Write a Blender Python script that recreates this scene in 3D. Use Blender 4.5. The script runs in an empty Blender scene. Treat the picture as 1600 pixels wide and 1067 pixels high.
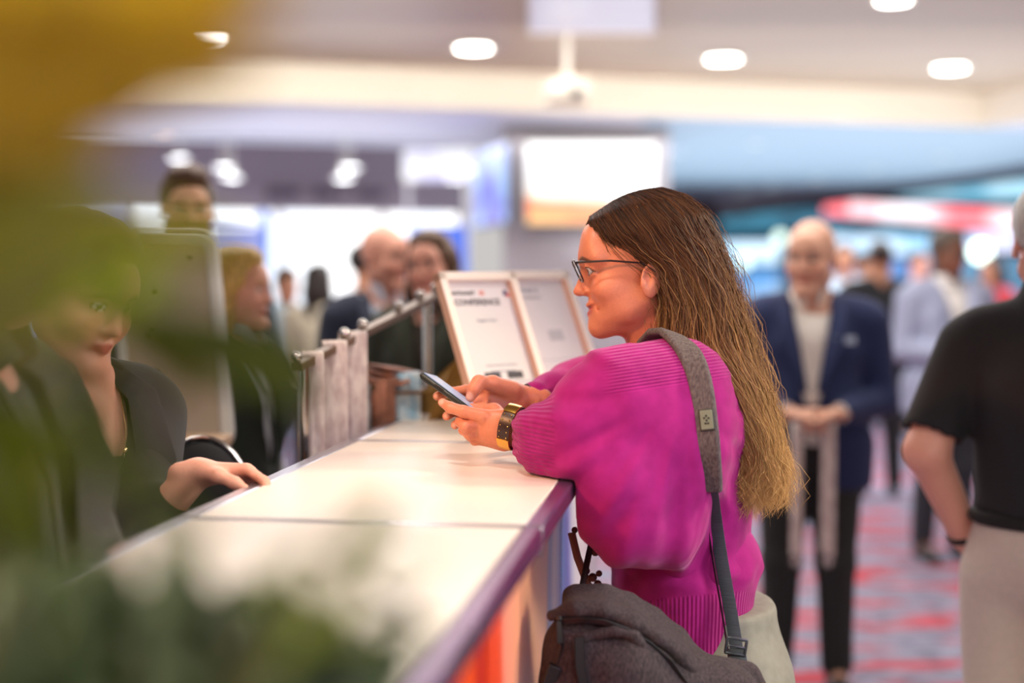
import bpy, math, random
import numpy as np
from mathutils import Vector, Matrix
random.seed(7); rng = np.random.default_rng(7)
SC = bpy.context.scene
COL = SC.collection
# ---------------------------------------------------------------- camera
FPX = 2222.0; CAMZ = 1.48; HOR = 425.0
PITCH = math.atan((533.5-HOR)/FPX)
cam_d = bpy.data.cameras.new('camera'); cam = bpy.data.objects.new('camera', cam_d); COL.objects.link(cam)
cam.location = (0, 0, CAMZ); cam.rotation_euler = (math.pi/2-PITCH, 0, 0)
cam_d.sensor_width = 36.0; cam_d.lens = FPX/1600*36.0; cam_d.clip_start = 0.02; cam_d.clip_end = 300
cam_d.dof.use_dof = True; cam_d.dof.focus_distance = 2.27; cam_d.dof.aperture_fstop = 1.3
cam_d.dof.aperture_blades = 0
SC.camera = cam
SC.view_settings.view_transform = 'Standard'; SC.view_settings.look = 'None'
SC.view_settings.gamma = 1.0; SC.view_settings.exposure = 0.35; SC.view_settings.use_curve_mapping = False
SC.cycles.use_denoising = True
SC.cycles.max_bounces = 6; SC.cycles.transparent_max_bounces = 8; SC.cycles.sample_clamp_indirect = 6
SC.cycles.caustics_reflective = False; SC.cycles.caustics_refractive = False
# ---------------------------------------------------------------- world
W = bpy.data.worlds.new('world'); SC.world = W; W.use_nodes = True
W.node_tree.nodes['Background'].inputs[0].default_value = (0.85, 0.82, 0.80, 1)
W.node_tree.nodes['Background'].inputs[1].default_value = 0.55
# ---------------------------------------------------------------- lamps of the hall, with added fill lights
def area(name, loc, target, size, power, col, sizey=None, spread=None):
    l = bpy.data.lights.new(name, 'AREA'); l.energy = power; l.color = col; l.size = size
    if sizey: l.shape = 'RECTANGLE'; l.size_y = sizey
    if spread: l.spread = math.radians(spread)
    o = bpy.data.objects.new(name, l); COL.objects.link(o); o.location = loc
    o.rotation_euler = (Vector(target)-Vector(loc)).to_track_quat('-Z', 'Y').to_euler(); return o
def spot(name, loc, target, power, col, ang=60, rad=0.08, blend=0.6):
    l = bpy.data.lights.new(name, 'SPOT'); l.energy = power; l.color = col; l.spot_size = math.radians(ang)
    l.spot_blend = blend; l.shadow_soft_size = rad
    o = bpy.data.objects.new(name, l); COL.objects.link(o); o.location = loc
    o.rotation_euler = (Vector(target)-Vector(loc)).to_track_quat('-Z', 'Y').to_euler(); return o
area('tray_light', (0.0, 5.6, 2.94), (0.0, 5.6, 0), 5.0, 130, (1.0, 0.95, 0.90), 3.0)
area('cove_light', (0.6, 8.4, 2.80), (0.6, 12.0, 2.86), 7.0, 16, (1.0, 0.94, 0.84), 0.1, 45)
area('tray_ceiling_fill', (0.5, 7.0, 1.9), (0.5, 7.0, 4), 6.0, 22, (1.0, 0.90, 0.76), 3.0)  # added fill without a fixture, brightens the tray ceiling from below
area('far_ceiling_fill', (3.5, 15.0, 1.6), (3.5, 15.0, 4), 6.0, 230, (0.85, 0.93, 1.0), 10.0)  # added upward fill for the far ceiling, no fixture there
area('back_ceiling_fill', (-3.5, 13.0, 1.6), (-3.5, 13.0, 4), 6.0, 75, (0.86, 0.90, 1.0), 4.0)  # added upward fill for the back ceiling, no fixture there
area('hall_light', (2.5, 11.0, 2.66), (2.5, 10.9, 0), 7.0, 260, (0.93, 0.95, 1.0), 4.0)
area('back_hall_light', (-3.0, 14.0, 2.66), (-3.0, 13.9, 0), 6.0, 110, (0.9, 0.93, 1.0), 3.0)
spot('counter_downlight', (-0.35, 1.75, 2.95), (-0.20, 2.2, 1.1), 50, (1.0, 0.88, 0.76), 75, 0.10)
spot('front_downlight', (-1.5, 1.1, 2.60), (0.20, 2.35, 1.25), 118, (1.0, 0.44, 0.18), 24, 0.09)
spot('back_downlight', (2.3, 2.6, 2.9), (0.40, 2.4, 1.25), 190, (1.0, 0.80, 0.58), 34, 0.12)
area('front_fill', (1.6, -1.2, 2.9), (0.5, 2.6, 0.7), 1.6, 34, (1.0, 0.93, 0.88))  # added fill from behind the camera, lifts all front-facing surfaces
spot('staff_fill', (-1.5, 1.2, 2.9), (-0.70, 2.2, 1.3), 48, (1.0, 0.80, 0.64), 34, 0.12)  # spot added to brighten the staff woman
spot('violet_stage_light', (1.9, 0.3, 2.6), (0.36, 2.3, 1.1), 30, (0.80, 0.28, 1.0), 28, 0.15)
area('counter_front_fill', (3.2, 0.6, 2.5), (0.0, 1.5, 0.7), 1.0, 9, (1.0, 0.93, 0.88), 1.0, 50)  # fill added from the right to brighten the printed counter front
spot('plant_fill', (-0.9, -0.5, 2.7), (-0.15, 0.45, 1.55), 190, (1.0, 0.92, 0.60), 40, 0.08)  # spot added at front left to brighten the dark leaves
spot('plant_backlight', (-1.1, 1.5, 2.9), (-0.15, 0.42, 1.6), 150, (1.0, 0.92, 0.60), 40, 0.08)
# ---------------------------------------------------------------- pixel <-> place
def P(px, py, Y):
    u = (px-800)/FPX; v = -(py-533.5)/FPX
    d = Vector((u, math.cos(PITCH)+v*math.sin(PITCH), -math.sin(PITCH)+v*math.cos(PITCH)))
    return np.array([d.x*Y/d.y, Y, CAMZ+d.z*Y/d.y])
def tag(o, label=None, cat=None, group=None, kind=None):
    if label: o['label'] = label
    if cat: o['category'] = cat
    if group: o['group'] = group
    if kind: o['kind'] = kind
    return o
def empty(name, loc=(0, 0, 0), rz=0.0, label=None, cat=None, group=None):
    o = bpy.data.objects.new(name, None); COL.objects.link(o); o.location = loc; o.rotation_euler = (0, 0, rz)
    o.empty_display_size = 0.05
    return tag(o, label, cat, group)
def copy_tree(o, parent=None):
    c = o.copy(); COL.objects.link(c); c.parent = parent
    for ch in list(o.children): copy_tree(ch, c)
    return c
# ---------------------------------------------------------------- materials
def s2l(c):
    return tuple(((x/255)/12.92 if x/255 <= 0.04045 else ((x/255+0.055)/1.055)**2.4) for x in c)
def mat(name, rgb, rough=0.6, metal=0.0, emit=0.0, noise=0.0, nscale=40.0, bump=0.0, bscale=200.0, sheen=0.0,
        rgb2=None, attr=None, sss=0.0, spec=0.5, trans=0.0, coat=0.0, alpha=1.0, emit_rgb=None, stretch=None):
    m = bpy.data.materials.new(name); m.use_nodes = True
    nt = m.node_tree; N = nt.nodes; L = nt.links; b = N['Principled BSDF']
    c = s2l(rgb)+(1,)
    b.inputs['Base Color'].default_value = c
    b.inputs['Roughness'].default_value = rough; b.inputs['Metallic'].default_value = metal
    b.inputs['Specular IOR Level'].default_value = spec
    if sheen: b.inputs['Sheen Weight'].default_value = sheen; b.inputs['Sheen Roughness'].default_value = 0.5
    if coat: b.inputs['Coat Weight'].default_value = coat
    if sss:
        b.inputs['Subsurface Weight'].default_value = sss; b.inputs['Subsurface Radius'].default_value = (0.012, 0.004, 0.002)
        b.inputs['Subsurface Scale'].default_value = 1.0
    if trans: b.inputs['Transmission Weight'].default_value = trans
    if alpha < 1: b.inputs['Alpha'].default_value = alpha
    if emit:
        b.inputs['Emission Color'].default_value = s2l(emit_rgb or rgb)+(1,); b.inputs['Emission Strength'].default_value = emit
    tc = N.new('ShaderNodeTexCoord')
    src = tc.outputs['Object']
    if stretch:
        mp = N.new('ShaderNodeMapping'); L.new(src, mp.inputs[0]); mp.inputs['Scale'].default_value = stretch; src = mp.outputs[0]
    cur = None
    if attr:
        a = N.new('ShaderNodeAttribute'); a.attribute_name = attr; cur = a.outputs['Color']
    if noise or rgb2:
        n = N.new('ShaderNodeTexNoise'); n.inputs['Scale'].default_value = nscale; n.inputs['Detail'].default_value = 4
        L.new(src, n.inputs['Vector'])
        r = N.new('ShaderNodeValToRGB'); L.new(n.outputs['Fac'], r.inputs[0])
        r.color_ramp.elements[0].position = 0.35; r.color_ramp.elements[1].position = 0.65
        if attr:
            r.color_ramp.elements[0].color = (1-noise,)*3+(1,); r.color_ramp.elements[1].color = (1, 1, 1, 1)
            mx = N.new('ShaderNodeMix'); mx.data_type = 'RGBA'; mx.blend_type = 'MULTIPLY'; mx.inputs[0].default_value = 1
            L.new(cur, mx.inputs[6]); L.new(r.outputs[0], mx.inputs[7]); cur = mx.outputs[2]
        else:
            c2 = s2l(rgb2)+(1,) if rgb2 else tuple(max(0, x*(1-noise)) for x in c[:3])+(1,)
            r.color_ramp.elements[0].color = c2; r.color_ramp.elements[1].color = c; cur = r.outputs[0]
    if cur is not None: L.new(cur, b.inputs['Base Color'])
    if bump:
        n2 = N.new('ShaderNodeTexNoise'); n2.inputs['Scale'].default_value = bscale; n2.inputs['Detail'].default_value = 3
        L.new(src, n2.inputs['Vector'])
        bp = N.new('ShaderNodeBump'); bp.inputs['Strength'].default_value = bump; bp.inputs['Distance'].default_value = 0.002
        L.new(n2.outputs['Fac'], bp.inputs['Height']); L.new(bp.outputs[0], b.inputs['Normal'])
    return m
# ---------------------------------------------------------------- mesh building
class MB:
    def __init__(s): s.v = []; s.f = []; s.m = []
    def add(s, vs, fs, mi=0):
        o = len(s.v); s.v += [tuple(map(float, v)) for v in vs]
        s.f += [tuple(i+o for i in f) for f in fs]; s.m += [mi]*len(fs)
    def box(s, c, h, R=None, mi=0):
        R = np.eye(3) if R is None else np.array(R)
        pts = [np.array(c)+R@(np.array(h)*np.array((i, j, k))) for i in (-1, 1) for j in (-1, 1) for k in (-1, 1)]
        s.add(pts, [(0, 1, 3, 2), (4, 6, 7, 5), (0, 4, 5, 1), (2, 3, 7, 6), (0, 2, 6, 4), (1, 5, 7, 3)], mi)
    def tube(s, pts, r, n=10, mi=0, cap=True, ry=None):
        pts = [np.array(p, float) for p in pts]; rs = r if hasattr(r, '__len__') else [r]*len(pts)
        o = []; up = np.array((0, 0, 1.0)); prev = None
        for i, p in enumerate(pts):
            t = pts[min(i+1, len(pts)-1)]-pts[max(i-1, 0)]; t /= (np.linalg.norm(t)+1e-9)
            a = prev-t*np.dot(prev, t) if prev is not None else np.cross(t, up if abs(t[2]) < 0.95 else np.array((1.0, 0, 0)))
            a /= (np.linalg.norm(a)+1e-9); prev = a; b = np.cross(t, a)
            for k in range(n):
                an = 2*math.pi*k/n; o.append(p+rs[i]*(math.cos(an)*a+math.sin(an)*(ry or 1)*b))
        f = []
        for i in range(len(pts)-1):
            for k in range(n):
                f.append((i*n+k, i*n+(k+1) % n, (i+1)*n+(k+1) % n, (i+1)*n+k))
        if cap: f.append(tuple(range(n))[::-1]); f.append(tuple((len(pts)-1)*n+k for k in range(n)))
        s.add(o, f, mi)
    def ribbon(s, pts, side, w, th, mi=0):
        """flat strap along pts; side = width direction(s); w width, th thickness"""
        pts = [np.array(p, float) for p in pts]; o = []
        ws = w if hasattr(w, '__len__') else [w]*len(pts)
        for i, p in enumerate(pts):
            t = pts[min(i+1, len(pts)-1)]-pts[max(i-1, 0)]; t /= np.linalg.norm(t)
            sd = np.array(side[i] if isinstance(side, list) else side, float); sd = sd-t*np.dot(sd, t); sd /= np.linalg.norm(sd)
            nn = np.cross(t, sd)
            for (a, b) in ((-.5, -.5), (-.42, -.5), (.42, -.5), (.5, -.5), (.5, .5), (.42, .5), (-.42, .5), (-.5, .5)):
                o.append(p+sd*a*ws[i]+nn*b*th*(1 if abs(a) < .45 else .4))
        f = []; n = 8
        for i in range(len(pts)-1):
            for k in range(n): f.append((i*n+k, i*n+(k+1) % n, (i+1)*n+(k+1) % n, (i+1)*n+k))
        f.append(tuple(range(n))[::-1]); f.append(tuple((len(pts)-1)*n+k for k in range(n)))
        s.add(o, f, mi)
    def lathe(s, prof, c, n=24, R=None, mi=0):
        R = np.eye(3) if R is None else np.array(R); o = []
        for (r, z) in prof:
            for k in range(n):
                a = 2*math.pi*k/n; o.append(np.array(c)+R@np.array((r*math.cos(a), r*math.sin(a), z)))
        f = [(i*n+k, i*n+(k+1) % n, (i+1)*n+(k+1) % n, (i+1)*n+k) for i in range(len(prof)-1) for k in range(n)]
        f.append(tuple(range(n))[::-1]); f.append(tuple((len(prof)-1)*n+k for k in range(n)))
        s.add(o, f, mi)
    def prism(s, poly, ez, h, mi=0):
        n = len(poly); ez = np.array(ez, float)*h
        a = [np.array(p, float) for p in poly]; b = [p+ez for p in a]
        s.add(a+b, [tuple(range(n))[::-1], tuple(range(n, 2*n))]+[(i, (i+1) % n, n+(i+1) % n, n+i) for i in range(n)], mi)
    def sphere(s, c, r, n=10, mi=0):
        rr = r if hasattr(r, '__len__') else (r, r, r)
        prof = [(math.sin(math.pi*i/n), -math.cos(math.pi*i/n)) for i in range(n+1)]
        prof[0] = (0.02, -1); prof[-1] = (0.02, 1)
        R = np.diag(rr); s.lathe(prof, c, n*2, R, mi)
    def build(s, name, mats, parent=None, smooth=True, bevel=0.0, inv=None, loc=None):
        me = bpy.data.meshes.new(name); V = s.v
        if loc is not None: V = [(v[0]-loc[0], v[1]-loc[1], v[2]-loc[2]) for v in V]
        me.from_pydata(V, [], s.f); me.update()
        for m in (mats if isinstance(mats, (list, tuple)) else [mats]): me.materials.append(m)
        me.polygons.foreach_set('material_index', s.m)
        import bmesh
        bm = bmesh.new(); bm.from_mesh(me); bmesh.ops.recalc_face_normals(bm, faces=bm.faces); bm.to_mesh(me); bm.free()
        if smooth:
            me.polygons.foreach_set('use_smooth', [True]*len(me.polygons))
            me.set_sharp_from_angle(angle=math.radians(40))
        o = bpy.data.objects.new(name, me); COL.objects.link(o)
        if loc is not None: o.location = loc
        if parent is not None:
            o.parent = parent
            if loc is None and inv is not False: o.matrix_parent_inverse = parent_world(parent).inverted()
        if bevel:
            b = o.modifiers.new('bevel', 'BEVEL'); b.width = bevel; b.segments = 2; b.limit_method = 'ANGLE'
        return o
def parent_world(p):
    m = Matrix.LocRotScale(p.location, p.rotation_euler, p.scale)
    return (parent_world(p.parent) @ p.matrix_parent_inverse @ m) if p.parent else m
def rotm(ax, deg):
    return np.array(Matrix.Rotation(math.radians(deg), 3, ax))
# ---------------------------------------------------------------- implicit solids -> surface nets
class SD:
    def __init__(s): s.p = []
    def cone(s, a, b, ra, rb=None, k=0.02, sub=False, n=None, sq=1.0):
        s.p.append(['c', np.array(a, float), np.array(b, float), ra, ra if rb is None else rb, k, sub,
                    None if n is None else np.array(n, float)/np.linalg.norm(n), sq]); return s
    def chain(s, pts, rs, k=0.02, **kw):
        for i in range(len(pts)-1): s.cone(pts[i], pts[i+1], rs[i], rs[i+1], k, **kw)
        return s
    def ell(s, c, r, k=0.02, sub=False, R=None):
        s.p.append(['e', np.array(c, float), np.array(r, float), np.eye(3) if R is None else np.array(R), k, sub]); return s
    def box(s, c, h, k=0.01, sub=False, R=None, rad=0.005):
        s.p.append(['b', np.array(c, float), np.array(h, float), np.eye(3) if R is None else np.array(R), k, sub, rad]); return s
    def merge(s, o, R=None, t=(0, 0, 0), sc=1.0):
        R = np.eye(3) if R is None else np.array(R); t = np.array(t, float)
        for q in o.p:
            q = list(q)
            if q[0] == 'c':
                q[1] = R@(q[1]*sc)+t; q[2] = R@(q[2]*sc)+t; q[3] *= sc; q[4] *= sc; q[5] *= sc
                if q[7] is not None: q[7] = R@q[7]
            else:
                q[1] = R@(q[1]*sc)+t; q[2] = q[2]*sc; q[3] = R@q[3]; q[4] *= sc
            s.p.append(q)
        return s
    def bounds(s):
        lo = np.full(3, 1e9); hi = np.full(3, -1e9)
        for q in s.p:
            if (q[6] if q[0] == 'c' else q[5]): continue
            a, b = s.pb(q); lo = np.minimum(lo, a); hi = np.maximum(hi, b)
        return lo, hi
    @staticmethod
    def pb(q):
        if q[0] == 'c':
            r = max(q[3], q[4])*max(1, q[8]); return np.minimum(q[1], q[2])-r, np.maximum(q[1], q[2])+r
        e = np.abs(q[3])@q[2]
        return q[1]-e, q[1]+e
    def field(s, h, disp=None, cut=None):
        lo, hi = s.bounds(); m = 0.012+3*h; lo = lo-m; hi = hi+m
        n = np.ceil((hi-lo)/h).astype(int)+1
        ax = [(lo[i]+h*np.arange(n[i])).astype(np.float32) for i in range(3)]
        F = np.full(tuple(n), 0.3, np.float32)
        for q in s.p:
            a, b = s.pb(q); k = q[5] if q[0] == 'c' else q[4]; sub = q[6] if q[0] == 'c' else q[5]
            mg = k+0.012+3*h
            i0 = np.maximum(((a-mg-lo)/h).astype(int), 0); i1 = np.minimum(((b+mg-lo)/h).astype(int)+2, n)
            if np.any(i1 <= i0): continue
            X = ax[0][i0[0]:i1[0], None, None]; Y = ax[1][None, i0[1]:i1[1], None]; Z = ax[2][None, None, i0[2]:i1[2]]
            if q[0] == 'c':
                A, B, ra, rb = q[1], q[2], q[3], q[4]; ab = B-A; L2 = float(ab@ab)+1e-12
                t = np.clip(((X-A[0])*ab[0]+(Y-A[1])*ab[1]+(Z-A[2])*ab[2])/L2, 0, 1)
                dx = X-A[0]-t*ab[0]; dy = Y-A[1]-t*ab[1]; dz = Z-A[2]-t*ab[2]
                if q[7] is not None:
                    nn = q[7]; w = (dx*nn[0]+dy*nn[1]+dz*nn[2])*(1/q[8]-1)
                    dx = dx+w*nn[0]; dy = dy+w*nn[1]; dz = dz+w*nn[2]
                d = np.sqrt(dx*dx+dy*dy+dz*dz)-(ra+(rb-ra)*t)
            else:
                Rm = q[3]; c = q[1]; dx = X-c[0]; dy = Y-c[1]; dz = Z-c[2]
                l = [Rm[0, i]*dx+Rm[1, i]*dy+Rm[2, i]*dz for i in range(3)]
                if q[0] == 'e':
                    r = q[2]
                    k0 = np.sqrt((l[0]/r[0])**2+(l[1]/r[1])**2+(l[2]/r[2])**2)
                    k1 = np.sqrt((l[0]/r[0]**2)**2+(l[1]/r[1]**2)**2+(l[2]/r[2]**2)**2)+1e-6
                    d = k0*(k0-1)/k1
                else:
                    rad = q[6]; g = [np.abs(l[i])-(q[2][i]-rad) for i in range(3)]
                    d = np.sqrt(sum(np.maximum(x, 0)**2 for x in g))+np.minimum(np.maximum(np.maximum(g[0], g[1]), g[2]), 0)-rad
            sl = F[i0[0]:i1[0], i0[1]:i1[1], i0[2]:i1[2]]
            if sub:
                d = -d; hh = np.maximum(k-np.abs(sl-d), 0)/k if k > 0 else 0
                sl[...] = np.maximum(sl, d)+(hh*hh*k*0.25)
            else:
                hh = np.maximum(k-np.abs(sl-d), 0)/k if k > 0 else 0
                sl[...] = np.minimum(sl, d)-(hh*hh*k*0.25)
        if disp is not None or cut is not None:
            X = ax[0][:, None, None]; Y = ax[1][None, :, None]; Z = ax[2][None, None, :]
            if disp is not None: F = (F+disp(X, Y, Z)).astype(np.float32)
            if cut is not None: F = np.maximum(F, cut(X, Y, Z)).astype(np.float32)
        return F, lo
    def mesh(s, name, h, mats, parent=None, disp=None, cut=None, paint=None, relax=2, extra=None, attrs=None):
        F, lo = s.field(h, disp, cut)
        V, Q = nets(F, lo, h)
        for _ in range(relax): V = relaxv(V, Q)
        return meshobj(name, V, Q, mats, parent, paint, attrs)
def nets(F, lo, h):
    S = F < 0; n = F.shape
    c = [S[i:n[0]-1+i, j:n[1]-1+j, k:n[2]-1+k] for i in (0, 1) for j in (0, 1) for k in (0, 1)]
    an = c[0].copy(); al = c[0].copy()
    for x in c[1:]: an |= x; al &= x
    I = np.argwhere(an & ~al)
    idx = np.full((n[0]-1, n[1]-1, n[2]-1), -1, np.int32); idx[I[:, 0], I[:, 1], I[:, 2]] = np.arange(len(I))
    cor = np.array([(i, j, k) for i in (0, 1) for j in (0, 1) for k in (0, 1)])
    val = np.stack([F[I[:, 0]+a, I[:, 1]+b, I[:, 2]+d] for a, b, d in cor], 1)
    acc = np.zeros((len(I), 3)); cnt = np.zeros(len(I))
    for a in range(8):
        for b in range(a+1, 8):
            if np.abs(cor[a]-cor[b]).sum() != 1: continue
            fa, fb = val[:, a], val[:, b]; m = (fa < 0) != (fb < 0)
            t = np.where(m, fa/np.where(m, fa-fb, 1), 0)[:, None]
            acc += np.where(m[:, None], cor[a]+(cor[b]-cor[a])*t, 0); cnt += m
    V = lo+h*(I+acc/np.maximum(cnt, 1)[:, None])
    Q = []
    for ax in range(3):
        o1, o2 = [(1, 2), (2, 0), (0, 1)][ax]
        s0 = [slice(1, -1)]*3; s0[ax] = slice(0, n[ax]-1); s1 = list(s0); s1[ax] = slice(1, n[ax])
        A = S[tuple(s0)]; B = S[tuple(s1)]
        E = np.argwhere(A != B); fl = A[E[:, 0], E[:, 1], E[:, 2]]
        base = E.copy()
        for o in range(3):
            if o != ax: base[:, o] += 1
        def gi(d1, d2):
            g = base.copy(); g[:, o1] -= d1; g[:, o2] -= d2; return idx[g[:, 0], g[:, 1], g[:, 2]]
        q = np.stack([gi(1, 1), gi(0, 1), gi(0, 0), gi(1, 0)], 1)
        q[~fl] = q[~fl][:, ::-1]; Q.append(q)
    Q = np.concatenate(Q); Q = Q[(Q >= 0).all(1)]
    return V, Q
def relaxv(V, Q, f=0.5):
    A = np.zeros_like(V); C = np.zeros(len(V))
    for a, b in ((0, 1), (1, 2), (2, 3), (3, 0)):
        np.add.at(A, Q[:, a], V[Q[:, b]]); np.add.at(A, Q[:, b], V[Q[:, a]])
        np.add.at(C, Q[:, a], 1); np.add.at(C, Q[:, b], 1)
    return V*(1-f)+f*A/np.maximum(C, 1)[:, None]
def meshobj(name, V, Q, mats, parent=None, paint=None, attrs=None, local=True):
    me = bpy.data.meshes.new(name); Q = np.asarray(Q); k = Q.shape[1]
    me.vertices.add(len(V)); me.vertices.foreach_set('co', np.asarray(V, np.float32).ravel())
    me.loops.add(Q.size); me.loops.foreach_set('vertex_index', Q.astype(np.int32).ravel())
    me.polygons.add(len(Q)); me.polygons.foreach_set('loop_start', np.arange(0, Q.size, k, dtype=np.int32))
    me.polygons.foreach_set('loop_total', np.full(len(Q), k, np.int32))
    me.update(calc_edges=True); me.polygons.foreach_set('use_smooth', np.ones(len(Q), bool))
    for m in (mats if isinstance(mats, (list, tuple)) else [mats]): me.materials.append(m)
    if paint is not None:
        c = paint(V); a = me.color_attributes.new('Col', 'FLOAT_COLOR', 'POINT')
        a.data.foreach_set('color', np.concatenate([c, np.ones((len(V), 1))], 1).astype(np.float32).ravel())
    if attrs:
        for nm, fn in attrs.items():
            a = me.attributes.new(nm, 'FLOAT', 'POINT'); a.data.foreach_set('value', fn(V).astype(np.float32))
    o = bpy.data.objects.new(name, me); COL.objects.link(o)
    if parent is not None: o.parent = parent
    return o
def wnoise(X, Y, Z, seed=0, sc=1.0, st=(1, 1, 1)):
    r = np.random.default_rng(seed); out = 0
    for i in range(6):
        d = r.normal(size=3); d /= np.linalg.norm(d); f = sc*(1.0+0.35*i); ph = r.uniform(0, 6.28, 2)
        q = d[0]*X*st[0]+d[1]*Y*st[1]+d[2]*Z*st[2]
        e = np.array((d[1], -d[2], d[0])); w = e[0]*X*st[0]+e[1]*Y*st[1]+e[2]*Z*st[2]
        out = out+np.sin(f*q+1.3*np.sin(f*0.7*w+ph[0])+ph[1])/(1+0.3*i)
    return out/3.0
# ================================================================ the hall
def quad_plane(name, pts, m, kind='structure', parent=None, th=0.0, nrm=(0, 0, 1)):
    mb = MB(); mb.prism(pts, nrm, th or 0.02); o = mb.build(name, m, parent, smooth=False)
    if kind: o['kind'] = kind
    return o
# carpet
def carpet():
    m = mat('carpet', (120, 118, 140), 0.95)
    nt = m.node_tree; N = nt.nodes; L = nt.links; b = N['Principled BSDF']
    tc = N.new('ShaderNodeTexCoord'); mp = N.new('ShaderNodeMapping'); mp.inputs['Scale'].default_value = (0.8, 2.0, 1)
    L.new(tc.outputs['Object'], mp.inputs[0])
    def nz(scale, detail, a, bb, ca, cb):
        n = N.new('ShaderNodeTexNoise'); n.inputs['Scale'].default_value = scale; n.inputs['Detail'].default_value = detail
        L.new(mp.outputs[0], n.inputs['Vector']); r = N.new('ShaderNodeValToRGB'); L.new(n.outputs['Fac'], r.inputs[0])
        r.color_ramp.elements[0].position = a; r.color_ramp.elements[1].position = bb
        r.color_ramp.elements[0].color = ca; r.color_ramp.elements[1].color = cb; return r.outputs[0]
    base = nz(9, 5, .35, .65, s2l((112, 110, 132))+(1,), s2l((166, 164, 184))+(1,))
    red = nz(2.6, 6, .50, .60, (0, 0, 0, 1), (1, 1, 1, 1))
    dk = nz(16, 3, .4, .6, (.45, .45, .45, 1), (1, 1, 1, 1))
    mx = N.new('ShaderNodeMix'); mx.data_type = 'RGBA'; L.new(red, mx.inputs[0]); L.new(base, mx.inputs[6])
    mx.inputs[7].default_value = s2l((196, 70, 84))+(1,)
    m2 = N.new('ShaderNodeMix'); m2.data_type = 'RGBA'; m2.blend_type = 'MULTIPLY'; m2.inputs[0].default_value = .6
    L.new(mx.outputs[2], m2.inputs[6]); L.new(dk, m2.inputs[7]); L.new(m2.outputs[2], b.inputs['Base Color'])
    return m
quad_plane('floor', [(-14, -3, -.02), (16, -3, -.02), (16, 60, -.02), (-14, 60, -.02)], carpet())
M_ceil = mat('tray ceiling paint', (186, 166, 140), 0.42, noise=.18, nscale=.8, stretch=(.5, 2.5, 1))
M_low = mat('lower ceiling paint', (196, 198, 208), 0.55, noise=.06, nscale=1.0)
M_fascia = mat('cream cove fascia', (238, 230, 214), 0.6, noise=.03, nscale=2)
ZT, ZL = 3.02, 2.73
# recessed tray: far edge runs from A (left) to B (right)
A = P(90, 150, 10.1); B = P(1535, 200, 12.35); A[2] = B[2] = ZL
e = (B-A)/np.linalg.norm(B-A); g = np.array((e[1], -e[0], 0))     # g points to the camera
C_ = A+g*11.5-e*1.4; D_ = B+g*13+e*1.0
mb = MB(); mb.prism([tuple(A[:2])+(ZT,), tuple(B[:2])+(ZT,), tuple(D_[:2])+(ZT,), tuple(C_[:2])+(ZT,)], (0, 0, 1), .05)
o = mb.build('ceiling', M_ceil, smooth=False); o['kind'] = 'structure'
far = e*0; big = 40
def low_ceiling(name, pts):
    mb = MB(); mb.prism([(p[0], p[1], ZL) for p in pts], (0, 0, 1), .5); o = mb.build(name, M_low, smooth=False); o['kind'] = 'structure'
# left strip, right strip, far field (opens to the arena on the far right)
low_ceiling('ceiling_left', [A-e*12, A, C_, C_-e*12])
low_ceiling('ceiling_right', [B, B+e*2.0-g*0, (9.5, 8, 0), (9.5, -2, 0), D_])
T2a = P(120, 245, 12.5); T2b = P(745, 245, 13.9)
low_ceiling('ceiling_middle', [A-e*12, A, B, B+e*2.0, (5.6, 17.5, 0), T2b+e*2.2+(0, .1, 0), T2b, T2a, T2a-e*12])
def fascia(name, p, q, z0, z1, th, m):
    p = np.array(p, float); q = np.array(q, float); d = (q-p)/np.linalg.norm((q-p)[:2]); nn = np.array((d[1], -d[0], 0))
    mb = MB(); mb.prism([(p[0], p[1], z0), (q[0], q[1], z0), tuple((q-nn*th)[:2])+(z0,), tuple((p-nn*th)[:2])+(z0,)], (0, 0, 1), z1-z0)
    o = mb.build(name, m, smooth=False); o['kind'] = 'structure'; return o
fascia('trim_1', A+g*.03, B+g*.03, ZL-.005, ZT+.01, .03, M_fascia)
fascia('trim_2', C_, A+e*.03, ZL-.005, ZT+.01, .03, M_fascia)
fascia('trim_3', B-e*.03, D_, ZL-.005, ZT+.01, .03, M_fascia)
# second recess with pairs of downlights, and the sign bulkhead above the glazing
M_rec = mat('grey recess paint', (150, 146, 142), .6, noise=.05, nscale=1)
M_bright = mat('pale ceiling edge', (226, 232, 240), .5, noise=.02, nscale=1)
Q2 = np.array((e[0], e[1], 0)); U0 = T2a-e*12; U1 = T2b+e*2.2
dn = -g
mb = MB(); mb.prism([tuple((U0)[:2])+(3.25,), tuple((U1)[:2])+(3.25,), tuple((U1+dn*4.2)[:2])+(3.25,), tuple((U0+dn*4.2)[:2])+(3.25,)], (0, 0, 1), .05)
o = mb.build('ceiling_back', M_rec, smooth=False); o['kind'] = 'structure'
fascia('trim_4', U0, U1, ZL-.04, ZL+.02, .12, M_bright)
M_bulk = mat('lilac grey bulkhead', (176, 166, 178), .6, noise=.03, nscale=1)
WB0 = U0+dn*4.1; WB1 = U1+dn*4.1-e*1.2
bulk = fascia('wall_back', WB0, WB1, 2.22, 3.3, .3, M_bulk); bulk['kind'] = 'structure'
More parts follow.
